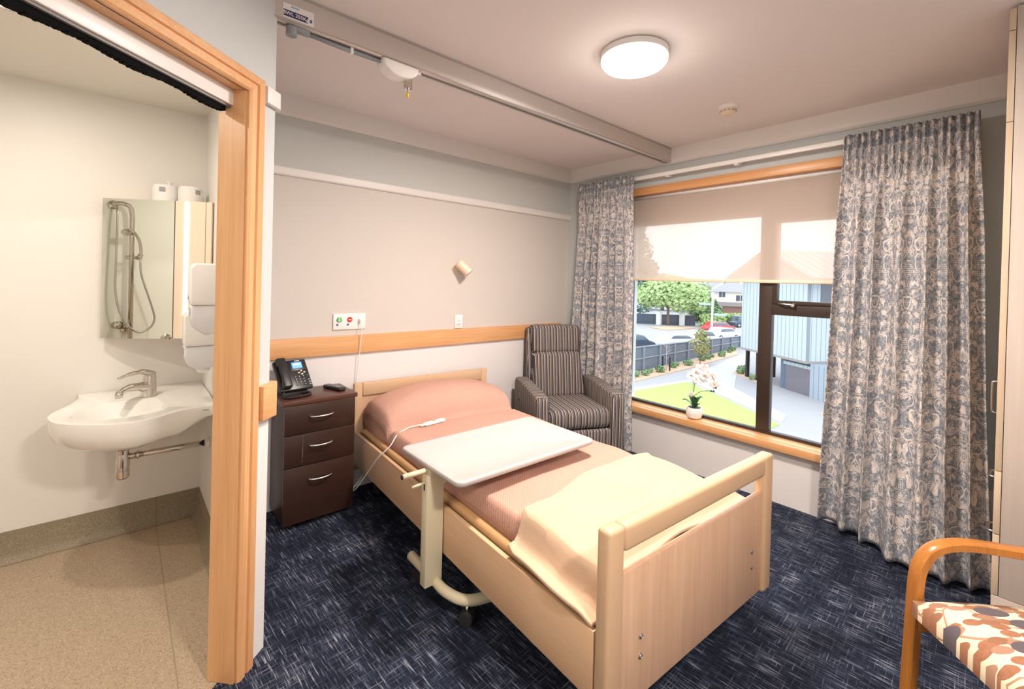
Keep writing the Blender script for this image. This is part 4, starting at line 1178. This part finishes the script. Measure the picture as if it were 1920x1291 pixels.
# tap
t = thing('basin_mixer_tap', 'chrome lever mixer tap on the white basin', 'tap', (-3.150, .03, RZ), math.radians(-140))
t.scale = (1.25, 1.25, 1.2)
bm = B(); lathe(bm, [(.027, 0), (.026, .01), (.023, .05), (.022, .085), (.018, .095)], n=24); obj('tap_body', bm, M['chrome'], t)
bm = B(); tube(bm, spline([(0, 0, .035), (.04, 0, .048), (.09, 0, .052), (.125, 0, .040)], 6), [.020] * 6 + [.016] * 6 + [.012] * 7, 12); cyl(bm, (.122, 0, .042), (.122, 0, .022), .0125, 14); obj('spout', bm, M['chrome'], t)
bm = B(); tube(bm, spline([(-.012, 0, .092), (.03, 0, .108), (.08, 0, .108), (.125, 0, .100)], 5), [.012] * 6 + [.008] * 5 + [.005] * 5, 10, rv=1., ru=1.5); obj('lever', bm, M['chrome'], t)
# trap
t = thing('waste_trap', 'chrome bottle trap and waste pipe under the basin', 'waste trap', (-3.248, -.10, .62))
bm = B(); lathe(bm, [(.020, 0), (.020, -.012), (.016, -.014), (.016, -.066), (.024, -.068), (.024, -.088)], n=24); obj('waste_pipe', bm, M['chrome'], t)
bm = B(); lathe(bm, [(.022, -.088), (.026, -.12), (.027, -.15), (.024, -.152), (.024, -.165), (.026, -.167), (.026, -.200), (.018, -.208)], n=24); obj('bottle', bm, M['chrome'], t)
bm = B(); cyl(bm, (.02, 0, -.105), (.05, 0, -.105), .014, 16); cyl(bm, (.05, 0, -.105), (.060, 0, -.105), .019, 16); cyl(bm, (.06, 0, -.105), (.318, 0, -.105), .0135, 18); obj('wall_pipe', bm, M['chrome'], t)
bm = B(); cyl(bm, (.318, 0, -.105), (.324, 0, -.105), .016, 18); obj('seal_ring', bm, M['rubber'], t)
bm = B(); lathe(bm, [(.018, 0), (.024, .010), (.026, .018)], (.328, 0, -.105), 20, (1, 0, 0)); obj('wall_flange', bm, M['white'], t)
# corner mirror cabinet
mA = Vector((-3.345, .205)); mB = Vector((-2.912, -.098)); md = (mB - mA).normalized(); mn = Vector((md.y, -md.x))
def MP(t_, o_=0.): v = mA + md * t_ + mn * o_; return (v.x, v.y)
ML = (mB - mA).length
t = thing('mirror_cabinet', 'corner mirror cabinet with a vertical light strip above the basin', 'mirror cabinet', (-3.0, .15, 1.06))
LM = Vector(t.location)
Z0, Z1 = 1.062, 1.783
bm = prism([MP(.0, -.018), MP(ML, -.018), (-2.902, -.09), (-2.902, .250), (-3.33, .250)], Z0, Z1); obj('cabinet_body', shift(bm, LM), M['lamp_cream'], t, 30)
tm_ = ML * .655
bm = prism([MP(.0, -.018), MP(tm_, -.018), MP(tm_, 0), MP(0, 0)], Z0 - .003, Z1); obj('mirror_door', shift(bm, LM), M['mirror'], t, 0)
bm = prism([MP(tm_ + .0, -.018), MP(tm_ + .004, -.018), MP(tm_ + .004, -.001), MP(tm_, -.001)], Z0, Z1); obj('door_gap', shift(bm, LM), M['dark_gap'], t, 0)
panelm = plain('cream_cabinet_panel', srgb(240, 222, 200), .4)
bm = prism([MP(tm_ + .004, -.018), MP(tm_ + .052, -.018), MP(tm_ + .052, -.001), MP(tm_ + .004, -.001)], Z0, Z1); obj('side_panel', shift(bm, LM), panelm, t, 0)
bm = prism([MP(tm_ + .052, -.016), MP(tm_ + .068, -.016), MP(tm_ + .068, .002), MP(tm_ + .052, .002)], Z0, Z1 - .003); obj('light_strip', shift(bm, LM), emit('strip_glow', (1., .93, .84), 6.), t, 0)
bm = prism([MP(tm_ + .068, -.018), MP(ML - .030, -.018), MP(ML - .030, -.001), MP(tm_ + .068, -.001)], Z0, Z1); obj('side_panel', shift(bm, LM), panelm, t, 0)
bm = prism([MP(ML - .030, -.018), MP(ML - .027, -.018), MP(ML - .027, -.006), MP(ML - .030, -.006)], Z0, Z1); obj('door_gap', shift(bm, LM), M['dark_gap'], t, 0)
bm = prism([MP(ML - .027, -.018), MP(ML, -.018), MP(ML, -.001), MP(ML - .027, -.001)], Z0, Z1); obj('side_panel', shift(bm, LM), panelm, t, 0)
# toilet rolls on top, wrapped
def roll(x, y, lab, mark):
    t = thing('toilet_roll', lab, 'toilet roll', (x, y, Z1), 0, 'wrapped toilet rolls on the mirror cabinet')
    bm = B(); lathe(bm, [(.050, 0), (.056, .004), (.058, .030), (.057, .080), (.050, .094), (.022, .098), (.018, .090), (.0, .088)], n=24)
    rnd = random.Random(int(x * 1000))
    for v in bm.verts: v.co += Vector((rnd.uniform(-1, 1), rnd.uniform(-1, 1), 0)) * .0012
    obj('wrapped_roll', bm, M['paper'], t, 50)
    a = math.radians(mark)
    bm = B(); box(bm, (math.cos(a) * .0575, math.sin(a) * .0575, .066), (.003, .026, .024), 0, rot=Matrix.Rotation(a, 3, 'Z')); obj('printed_mark', bm, M['label_grey'], t)
    return t
r1_ = roll(-3.092, .150, 'wrapped white toilet roll, left of the two on the cabinet', -108)
bm = B(); tube(bm, [(.01, .0, .090), (.02, .01, .11), (.005, .0, .125)], [.012, .010, .002], 8); obj('wrapper_twist', bm, M['paper'], r1_)
roll(-2.985, .110, 'wrapped white toilet roll, right of the two on the cabinet', -60)
# soap dispensers on the partition
def dispenser(y, z0, z1, lab, nozzle):
    t = thing('soap_dispenser', lab, 'soap dispenser', (-2.90, y, z0), 0, 'white dispensers on the bathroom side wall')
    H = z1 - z0
    bm = prism_ax([(0, H * .42), (-.135, H * .42), (-.140, H * .5), (-.140, H - .02), (-.122, H), (0, H)], -.055, .055, 'y', bev=.008, seg=3); obj('dispenser_cover', bm, M['white'], t, 50)
    bm = prism_ax([(0, .02), (-.08, .0), (-.122, .03), (-.136, .07), (-.136, H * .42), (0, H * .42)], -.050, .050, 'y', bev=.008, seg=3); obj('dispenser_tray', bm, plain('milky_plastic', (.74, .74, .76), .3), t, 50)
    bm = B(); box(bm, (-.1365, -.012, H * .33), (.006, .030, .036), .002); obj('lever_window', bm, M['label_grey'] if nozzle else plain('grey_recess', (.55, .55, .57), .4), t)
    bm = B(); lathe(bm, [(.009, 0), (.009, .004), (.005, .006)], (-.138, .010, H * .52), 14, (-1, 0, 0)); obj('lock', bm, M['steel'], t)
    if nozzle:
        bm = B(); lathe(bm, [(.026, 0), (.030, -.012), (.024, -.026), (.012, -.030)], (-.055, 0, .012), 20); obj('nozzle', bm, M['white'], t)
    return t
dispenser(-.500, 1.132, 1.452, 'white dispenser with a lock, upper one nearer the door post', False)
dispenser(-.275, .938, 1.222, 'white dispenser with drip nozzle, lower one above the basin shelf', True)
# shower set on the far bathroom wall, seen in the mirror
t = thing('shower_set', 'chrome shower rail with hand shower and looping hose seen in the mirror', 'shower', (-4.75, -.425, .93))
bm = B(); tube(bm, spline([(.01, .095, .985), (.045, .09, .995), (.072, .05, .995), (.078, .012, .97), (.078, 0, .90)], 5) + [Vector((.078, 0, -.10))], .0165, 14); obj('slide_rail', bm, M['chrome'], t)
bm = B(); lathe(bm, [(.034, 0), (.034, .01), (.02, .02)], (0, .095, .985), 20, (1, 0, 0)); obj('rail_flange', bm, M['chrome'], t)
bm = B(); lathe(bm, [(.034, 0), (.034, .01), (.02, .02)], (0, 0, .02), 20, (1, 0, 0)); cyl(bm, (.01, 0, .02), (.078, 0, .02), .012, 12); obj('rail_flange', bm, M['chrome'], t)
bm = B(); cyl(bm, (.078, .04, .585), (.078, -.045, .585), .014, 14); cyl(bm, (.078, -.045, .575), (.10, -.05, .61), .018, 14); obj('slider', bm, M['chrome'], t)
bm = B(); tube(bm, spline([(.095, -.05, .57), (.10, -.052, .64), (.11, -.035, .72), (.12, .0, .775), (.125, .03, .80)], 5), .011, 12); lathe(bm, [(.012, -.01), (.036, .01), (.040, .022), (.036, .026)], (.125, .045, .79), 24, (.3, .2, -.9)); obj('hand_shower', bm, M['chrome'], t)
bm = B(); tube(bm, spline([(.098, -.05, .56), (.10, -.06, .44), (.10, -.13, .20), (.10, -.15, .10), (.10, -.12, .03), (.10, -.04, .0), (.10, .05, .10), (.09, .10, .30), (.085, .098, .60), (.075, .092, .90), (.05, .088, .965)], 8), .0075, 10); obj('hose', bm, M['steel'], t)
bm = B(); cyl(bm, (0, .07, .06), (.06, .07, .06), .022, 18); cyl(bm, (.06, .07, .06), (.075, .07, .06), .030, 18); obj('shower_valve', bm, M['chrome'], t)
t = thing('grab_rail', 'chrome grab rail end seen at the bottom of the mirror', 'grab rail', (-4.75, -.70, .85))
bm = B(); lathe(bm, [(.038, 0), (.038, .008), (.022, .014)], (0, 0, 0), 22, (1, 0, 0)); obj('flange', bm, M['chrome'], t)
bm = B(); tube(bm, spline([(.01, 0, 0), (.06, -.01, 0), (.075, -.05, 0), (.075, -.50, 0), (.06, -.54, 0), (.0, -.55, 0)], 5), .016, 12); obj('bar', bm, M['chrome'], t)
# bathroom downlight in view and an added one
t = thing('bathroom_downlight', 'small round recessed downlight in the bathroom ceiling', 'downlight', (-3.585, -.605, 2.322), 0)
bm = B(); lathe(bm, [(.050, 0), (.050, -.006), (.038, -.008), (.036, -.002)], n=28); obj('trim_ring', bm, M['steel'], t)
bm = B(); lathe(bm, [(.036, -.001), (.030, -.004), (0, -.005)], n=24); obj('lens', bm, emit('downlight_glow', (1., .93, .82), 8.), t)
area_lamp('bathroom_light', (0, 0, -.02), .07, BATH_W, t, (1., .90, .78))
t2 = copy_tree(t); t2.location = (-4.1, -1.2, 2.322); t2['label'] = 'added recessed downlight, unseen to the left, brightening the bathroom'  # unseen extra downlight, put in for a brighter bathroom

# ================================================================ outdoors
G = -5.25
def gpoly(name, pts, z, mat, label, cat, kind='structure'):
    o = obj(name, prism(pts, z - .10, z), mat, None, 0)
    if kind == 'structure': o['kind'] = kind
    else: tag(o, label, cat, kind=kind)
    return o
gpoly('ground', [(.6, -60), (200, -60), (200, 160), (.6, 160)], G, M['asphalt'], '', '')
gpoly('lawn', [(17.5, 13.4), (26.2, 12.3), (24.6, 9.9), (22.6, 7.1), (20.9, 4.85), (20.0, 4.9), (12.5, 8.4)], G + .05, M['grass'], 'bright green lawn below the window', 'lawn', 'stuff')
gpoly('footpath', [(20, 13.8), (27, 12.6), (33, 14.0), (45, 15.8), (45, 15.0), (33, 11.8), (27.2, 9.6), (23.0, 5.2), (21.4, 4.9), (26.6, 12.2), (17.4, 13.6)], G + .02, M['path'], '', '')
gpoly('mulch_bed', [(22.2, 14.45), (31.6, 14.75), (42.4, 15.6), (47, 17.6), (35, 16.6), (26.3, 16.3), (22, 15.5)], G + .06, M['mulch'], 'orange brown mulch bed along the grey fence', 'mulch', 'stuff')
gpoly('mulch_bed', [(32.4, 11.9), (30.6, 9.6), (30.2, 8.7), (31.8, 10.8), (34.6, 11.6)], G + .06, M['mulch'], 'small mulch patch beside the black stilts', 'mulch', 'stuff')
gpoly('mulch_bed', [(24.9, 4.2), (26.6, 4.0), (25.4, 2.4), (23.6, 2.4)], G + .06, M['mulch'], 'mulch patch in front of the lower cladding wall', 'mulch', 'stuff')
# fence
fa = Vector((22.0, 16.2)); fb_ = Vector((48.4, 17.9)); fd = fb_ - fa; FLn = fd.length; fang = math.atan2(fd.y, fd.x)
t = thing('boundary_fence', 'grey timber paling fence along the garden beds', 'fence', (fa.x, fa.y, G), fang)
bm = B()
def fh(x): return lerp(2.05, 1.25, x / FLn)
a_ = [bm.verts.new((x, y, z)) for x, y, z in ((0, 0, 0), (FLn, 0, 0), (FLn, 0, fh(FLn)), (0, 0, fh(0)))]
b_ = [bm.verts.new((v.co.x, .03, v.co.z)) for v in a_]
bridge(bm, a_, b_); cap(bm, a_, True); cap(bm, b_); bmesh.ops.recalc_face_normals(bm, faces=bm.faces); obj('palings', bm, M['fence'], t, 0)
for f_ in (.5, .97):
    bm = B(); tube(bm, [(0, -.05, fh(0) * f_), (FLn, -.05, fh(FLn) * f_)], .06, 4); obj('rail', bm, M['fence_post'], t, 0)
for i in range(11):
    x = FLn * i / 10; obj('post', bx(x - .09, x + .09, -.14, -.02, 0, fh(x) + .02), M['fence_post'], t, 0)
# neighbouring building
Ac = Vector((28.31, 5.88)); gd = Vector((3.11, 5.06)).normalized(); sd = Vector((gd.y, -gd.x))
bang = math.atan2(gd.y, gd.x)
t = thing('neighbouring_building', 'blue grey clad gabled building with ribbed roof outside', 'building', (Ac.x, Ac.y, G), bang)
# local x along the gable wall (away to the left), local -y = backwards along the side wall
GW = 5.95; ZO = -3.04 - G; ZE = 2.50 - G; ZA = 3.95 - G; DPT = 16.
bm = B()
pg = [(0, ZO), (GW, ZO), (GW, ZE), (GW / 2, ZA - .12), (0, ZE)]
prism_ax(pg, 0, -.25, 'y', bm); obj('gable_wall', bm, M['clad'], t, 0)
ms_ = boards('blue_grey_cladding_side', (.46, .52, .58), .34, 'y')
obj('side_wall', bx(0, .25, -DPT, -.25, ZO, ZE), ms_, t, 0)
obj('side_wall', bx(GW - .25, GW, -DPT, -.25, ZO, ZE), ms_, t, 0)
obj('overhang_underside', bx(0, GW, -DPT, 0, ZO - .15, ZO), M['soffit'], t, 0)
wn = obj('side_window', bx(-.03, .05, -5.2, -.9, 5.75, 7.2), M['darkwin'], t, 0)
obj('window_bar', bx(-.06, .0, -2.6, -2.45, 5.75, 7.2), M['clad'], wn, 0)
for s in (0, 1):
    ex = -.9 if s == 0 else GW + 1.2
    bm = B()
    z_e = ZE - abs(ex if s == 0 else ex - GW) * (ZA - ZE) / (GW / 2)
    pr = [(GW / 2, ZA), (ex, z_e), (ex, z_e - .14), (GW / 2, ZA - .14)]
    prism_ax(pr, .7, -DPT, 'y', bm); rf = obj('roof_slope', bm, M['roofmetal'], t, 0)
    bm = prism_ax([(GW / 2, ZA + .02), (ex, z_e + .02), (ex, z_e - .30), (GW / 2, ZA - .30)], .72, .66, 'y'); obj('barge_board', bm, M['soffit'], t, 0)
    if s == 0:
        obj('gutter', bx(ex - .08, ex + .04, -DPT, .7, z_e - .25, z_e - .02), M['soffit'], t, 0)
        for i in range(22):
            y = .4 - i * .75
            bm = B(); tube(bm, [(GW / 2, y, ZA + .03), (ex, y, z_e + .03)], .07, 4); obj('roof_rib', bm, M['roofmetal'], rf, 0)
# lower storey
m2 = boards('blue_lower_cladding', (.34, .40, .47), .36, 'x')
obj('lower_wall', bx(-4.5, -.02, -6, -.30, 0, ZO - .15), m2, t, 0)
obj('lower_wall', bx(0, 2.7, -6, -.6, 0, ZO - .15), M['clad_dark'], t, 0)
gdoor = obj('garage_door', bx(.15, 2.1, -.62, -.50, 0, ZO - .5), plain('dark_garage_door', (.17, .16, .19), .6), t, 0)
obj('door_frame_beam', bx(0, 2.3, -.62, -.45, ZO - .55, ZO - .35), M['clad'], t, 0)
for x, y in ((4.6, -.4), (5.7, -.4), (5.75, -2.6), (4.2, -2.9)):
    obj('stilt', bx(x - .10, x + .10, y - .10, y + .10, 0, ZO - .15), M['black'], t, 0)
# cars
def car(label, x, y, ang, paint, L_=4.4, H_=1.45, cat='car', group=None):
    t = thing('car', label, cat, (x, y, G), ang, group)
    prof = [(-L_ / 2, .35), (-L_ / 2, .75), (-L_ / 2 + .15, .92), (-L_ / 2 + .55, 1.0), (-L_ * .30, H_ - .06), (-L_ * .18, H_), (L_ * .10, H_), (L_ * .20, H_ - .10), (L_ * .33, .98), (L_ / 2 - .12, .80), (L_ / 2, .60), (L_ / 2, .35)]
    bm = prism_ax(prof, -.85, .85, 'y', bev=.10, seg=3); obj('car_body', bm, paint, t, 50)
    gp = [(-L_ * .335, 1.03), (-L_ * .275, H_ - .10), (-L_ * .17, H_ - .06), (L_ * .09, H_ - .06), (L_ * .17, H_ - .13), (L_ * .27, 1.03)]
    bm = prism_ax(gp, -.862, .862, 'y', bev=.03); obj('side_windows', bm, M['carglass'], t, 50)
    for xx in (-L_ * .31, L_ * .31):
        for yy in (-.80, .80):
            bm = B(); cyl(bm, (xx, yy - .10, .32), (xx, yy + .10, .32), .32, 20); wh = obj('wheel', bm, M['tyre'], t)
            bm = B(); cyl(bm, (xx, yy - .11, .32), (xx, yy + .11, .32), .19, 16); obj('hub_cap', bm, M['carwhite'], wh)
    bm = B(); box(bm, (L_ / 2 - .02, -.6, .68), (.08, .3, .14), .03); box(bm, (L_ / 2 - .02, .6, .68), (.08, .3, .14), .03); obj('headlights', bm, M['polewhite'], t)
    return t
car('red hatchback parked on the far side of the road', 62.4, 26.6, math.radians(-29), M['carred'], 4.5, 1.5)
car('white car behind the fence, left of the two white cars', 41.8, 21.6, math.radians(-24), M['carwhite'], 4.4, 1.45)
car('white car behind the fence, just left of the leafy shrub', 46.6, 21.3, math.radians(-18), M['carwhite'], 4.4, 1.6)
car('dark car behind the fence at the left edge of the window', 36.4, 23.6, math.radians(-28), M['cardark'], 4.4, 1.55)
car('dark blue car beyond the red hatchback near the building', 74.5, 28.3, math.radians(-20), M['cardark'], 4.3, 1.9)
car('pale car right of the leafy shrub behind the fence', 54.0, 22.2, math.radians(-15), M['carwhite'], 4.5, 1.5)
# street sign
t = thing('street_sign', 'white street name pole with two blue blades beyond the fence', 'street sign', (50.3, 21.9, G))
bm = B(); cyl(bm, (0, 0, 0), (0, 0, 5.9), .11, 12); obj('pole', bm, M['polewhite'], t)
for z, a, s in ((4.45, 1, 1), (3.28, -1, -1)):
    bm = B(); box(bm, (-.45 * .0, .95 * s, z), (.05, 1.5, .24), .01); b_ = obj('name_blade', bm, M['skyblue'], t)
    bm = B(); box(bm, (-.03, .95 * s, z), (.012, 1.2, .09), 0); obj('blade_lettering_band', bm, M['polewhite'], b_)

# trees
def crown(bm, c, rad, n, leaf, rnd, shape=None):
    for i in range(n):
        while True:
            d = Vector((rnd.uniform(-1, 1), rnd.uniform(-1, 1), rnd.uniform(-1, 1)))
            if .1 < d.length <= 1: break
        r = d.length ** .35; d.normalize()
        lump = 1 + .16 * math.sin(5 * d.x + 3 * d.z) * math.sin(4 * d.y + 1)
        p = Vector(c) + Vector((d.x * rad[0], d.y * rad[1], d.z * rad[2])) * r * lump
        n1 = (d + Vector((rnd.uniform(-.8, .8), rnd.uniform(-.8, .8), rnd.uniform(-.4, .9)))).normalized()
        u, v = frame_dirs(n1); s = leaf * rnd.uniform(.6, 1.3)
        bm.faces.new([bm.verts.new(p + u * s), bm.verts.new(p + v * s * .7), bm.verts.new(p - u * s), bm.verts.new(p - v * s * .7)])
def tree(name, label, x, y, trunk_h, crowns, leaf, mat, tr=.25, seed=1, n=2600, cat='tree', group=None, z=G):
    t = thing(name, label, cat, (x, y, z), 0, group); rnd = random.Random(seed)
    bm = B(); tube(bm, spline([(0, 0, 0), (.1 * tr, .2 * tr, trunk_h * .5), (0, 0, trunk_h)], 4), [tr * 1.2] * 4 + [tr * .8] * 5, 8)
    for i in range(3): a = i * 2.1; tube(bm, [(0, 0, trunk_h * .7), (math.cos(a) * tr * 5, math.sin(a) * tr * 5, trunk_h * 1.25)], [tr * .5, tr * .25], 6)
    obj('trunk', bm, M['bark'], t)
    bm = B()
    for c, r in crowns: crown(bm, c, r, n // len(crowns), leaf, rnd)
    obj('crown', bm, mat, t, 0); return t
tree('broadleaf_tree', 'large round light green tree across the road', 66.0, 36.6, 3.6, [((0, -1.0, 5.6), (4.6, 5.8, 2.5)), ((0, 2.0, 4.9), (3.6, 4.0, 2.1)), ((0, -3.0, 4.6), (3.4, 3.6, 2.2)), ((0, 0, 6.3), (3.4, 3.6, 1.9))], .30, M['leaf_light'], .28, 3, 7000)
tree('conifer', 'tall dark conifer at the left edge of the window view', 76.0, 51.0, 6., [((0, 0, 6.0), (5.4, 5.8, 6.0)), ((0, 0, 12.5), (4.0, 4.2, 4.8)), ((0, 0, 17.2), (2.6, 2.8, 4.4)), ((0, -2.0, 9.5), (3.2, 3.8, 2.6)), ((0, 0, 21.0), (1.2, 1.2, 3.0))], .34, M['leaf_dark'], .45, 5, 11000)
tree('evergreen_tree', 'dark green tree filling the gap behind the round tree', 104.0, 60.0, 4., [((0, 0, 5.5), (5, 5.5, 4.0)), ((0, -3, 5.5), (4, 4, 3.0)), ((0, 4, 5.5), (4, 4, 4.4))], .40, M['leaf_dark'], .4, 8, 6000)
tree('evergreen_tree', 'mid green bushy tree just right of the round tree', 76.5, 36.0, 2., [((0, 0, 2.6), (2.6, 2.6, 2.2)), ((0, -1.5, 1.8), (2.0, 2.2, 1.6))], .26, M['leaf_mid'], .2, 9, 3000)
# hedge
t_ = B(); rnd = random.Random(11)
for i in range(2600):
    s = rnd.random(); p = Vector((lerp(68.5, 79, s), lerp(31.8, 29.8, s), G)) + Vector((rnd.uniform(-.7, .7), rnd.uniform(-.6, .6), rnd.uniform(0, 2.0)))
    u, v = frame_dirs(Vector((rnd.uniform(-1, 1), rnd.uniform(-1, 1), rnd.uniform(-.3, 1))).normalized()); q = .2
    t_.faces.new([t_.verts.new(p + u * q), t_.verts.new(p + v * q), t_.verts.new(p - u * q), t_.verts.new(p - v * q)])
tag(obj('hedge', t_, M['leaf_light'], None, 0), 'long clipped green hedge behind the parked cars', 'hedge')
# shrub in the bed, bare sapling with stakes
tree('leafy_shrub', 'young reddish green shrub in the bed before the fence', 33.9, 15.2, .8, [((0, 0, 1.75), (.85, .85, .85)), ((0, 0, 2.5), (.50, .50, .55)), ((0, -.2, 1.3), (.6, .6, .5))], .085, M['leaf_red'], .03, 13, 1500, 'shrub')
t = thing('bare_sapling', 'leafless sapling between two black stakes before the fence', 'sapling', (28.6, 15.3, G))
bm = B(); rnd = random.Random(5)
tube(bm, [(0, 0, 0), (.03, 0, 1.0), (0, .02, 2.3)], [.035, .025, .012], 6)
for i in range(12):
    a = rnd.uniform(0, 2 * PI); z = rnd.uniform(.7, 2.0); l = rnd.uniform(.4, .9)
    tube(bm, [(0, 0, z), (math.cos(a) * l * .5, math.sin(a) * l * .5, z + l * .25), (math.cos(a) * l, math.sin(a) * l, z + l * .4)], [.013, .009, .004], 5)
obj('branches', bm, plain('pale_pink_bark', (.55, .45, .45), .9), t)
for y in (-.30, .30): obj('stake', bx(-.04, .04, y - .04, y + .04, 0, 1.15), M['black'], t)
# low bedding plants
proto = None
spots = [(23.6, 15.0), (24.6, 15.4), (25.6, 15.2), (26.8, 15.6), (27.6, 15.2), (30.2, 15.6), (31.2, 15.9), (32.2, 15.4), (35.6, 15.9), (36.8, 15.9), (38.2, 16.2), (39.5, 15.9), (41.0, 16.5), (42.8, 16.6), (44.2, 16.9), (32.4, 11.3), (31.0, 9.9), (33.2, 11.5), (25.4, 3.4)]
for i, (x, y) in enumerate(spots):
    if proto is None:
        t = thing('bedding_plant', 'low green bedding plant in a mulch bed', 'plant', (x, y, G + .05), 0, 'low bedding plants in the mulch beds outside')
        bm = B(); crown(bm, (0, 0, .22), (.32, .32, .24), 120, .085, random.Random(2)); obj('foliage', bm, M['leaf_mid'], t, 0); proto = t
    else:
        t = copy_tree(proto); t.location = (x, y, G + .05); t.rotation_euler = (0, 0, i * 1.3)
    s = .7 + .5 * ((i * 37) % 10) / 10; t.scale = (s, s, s)
# gate pillars and dark fence across the road
for i, (x, y, lab) in enumerate(((64.3, 37.3, 'white gate pillar, left of the two under the round tree'), (66.9, 34.6, 'white gate pillar, right of the two under the round tree'))):
    bm = bx(-.3, .3, -.35, .35, 0, 2.0, .02); box(bm, (0, 0, 2.05), (.75, .85, .12), .02)
    o = obj('gate_pillar', bm, M['housewhite']); o.location = (x, y, G); tag(o, lab, 'pillar', 'white gate pillars across the road')
bm = bx(0, 12, -.05, .05, 0, 1.7); o = obj('dark_fence', bm, M['cardark'], None, 0); o.location = (61.2, 42.6, G); o.rotation_euler = (0, 0, math.radians(-51)); tag(o, 'dark fence behind the white gate pillars', 'fence')
gpoly('verge_bed', [(57.0, 31.5), (62.5, 31.0), (65.5, 31.4), (62.5, 34.6), (58.5, 35.4)], G + .12, M['mulch'], 'stony planted verge under the round tree', 'verge', 'stuff')
# houses
def house(label, x, y, ang, w_, d_, h_, rh, mat, wins, roofmat):
    t = thing('house', label, 'house', (x, y, G), ang)
    obj('wall', bx(-w_ / 2, w_ / 2, 0, d_, 0, h_), mat, t, 0)
    bm = prism_ax([(-w_ / 2 - .6, h_ - .1), (w_ / 2 + .6, h_ - .1), (w_ / 2 + .6, h_), (0, h_ + rh), (-w_ / 2 - .6, h_)], -.6, d_ + .6, 'y'); obj('roof', bm, roofmat, t, 0)
    for (a, b, c_, d__) in wins:
        f_ = obj('window_frame', bx(a, b, -.08, .02, c_, d__), M['housewhite'], t, 0)
        obj('pane', bx(a + .12, (a + b) / 2 - .06, -.12, -.06, c_ + .12, d__ - .12), M['darkwin'], f_, 0); obj('pane', bx((a + b) / 2 + .06, b - .12, -.12, -.06, c_ + .12, d__ - .12), M['darkwin'], f_, 0)
    return t
# the house front faces back towards the road (local -y)
house('white two storey house right of the round tree', 104, 46.6, math.radians(-61), 8.5, 9, 6.6, 1.6, M['housewhite'], [(-1.6, 1.4, 3.9, 6.0), (2.2, 3.4, 3.9, 5.9)], M['tile'])
h = house('cream gabled house beside the blue grey building', 92, 37.2, math.radians(-61), 7.5, 8, 5.6, 2.6, M['housecream'], [(-2.6, -1.2, 4.3, 6.2), (.6, 2.4, 3.6, 5.0)], M['tile'])
obj('garage_door', bx(-1.8, 2.8, -.10, .02, 0, 2.5), M['brick'], h, 0)
obj('garage_band', bx(-3.4, 3.4, -.6, .02, 2.6, 3.4), M['soffit'], h, 0)
# facade of the home outside, below and around the window
struct('wall_outer_facade', bx(.25, .30, -6, 3, G, -.1), M['housewhite'])
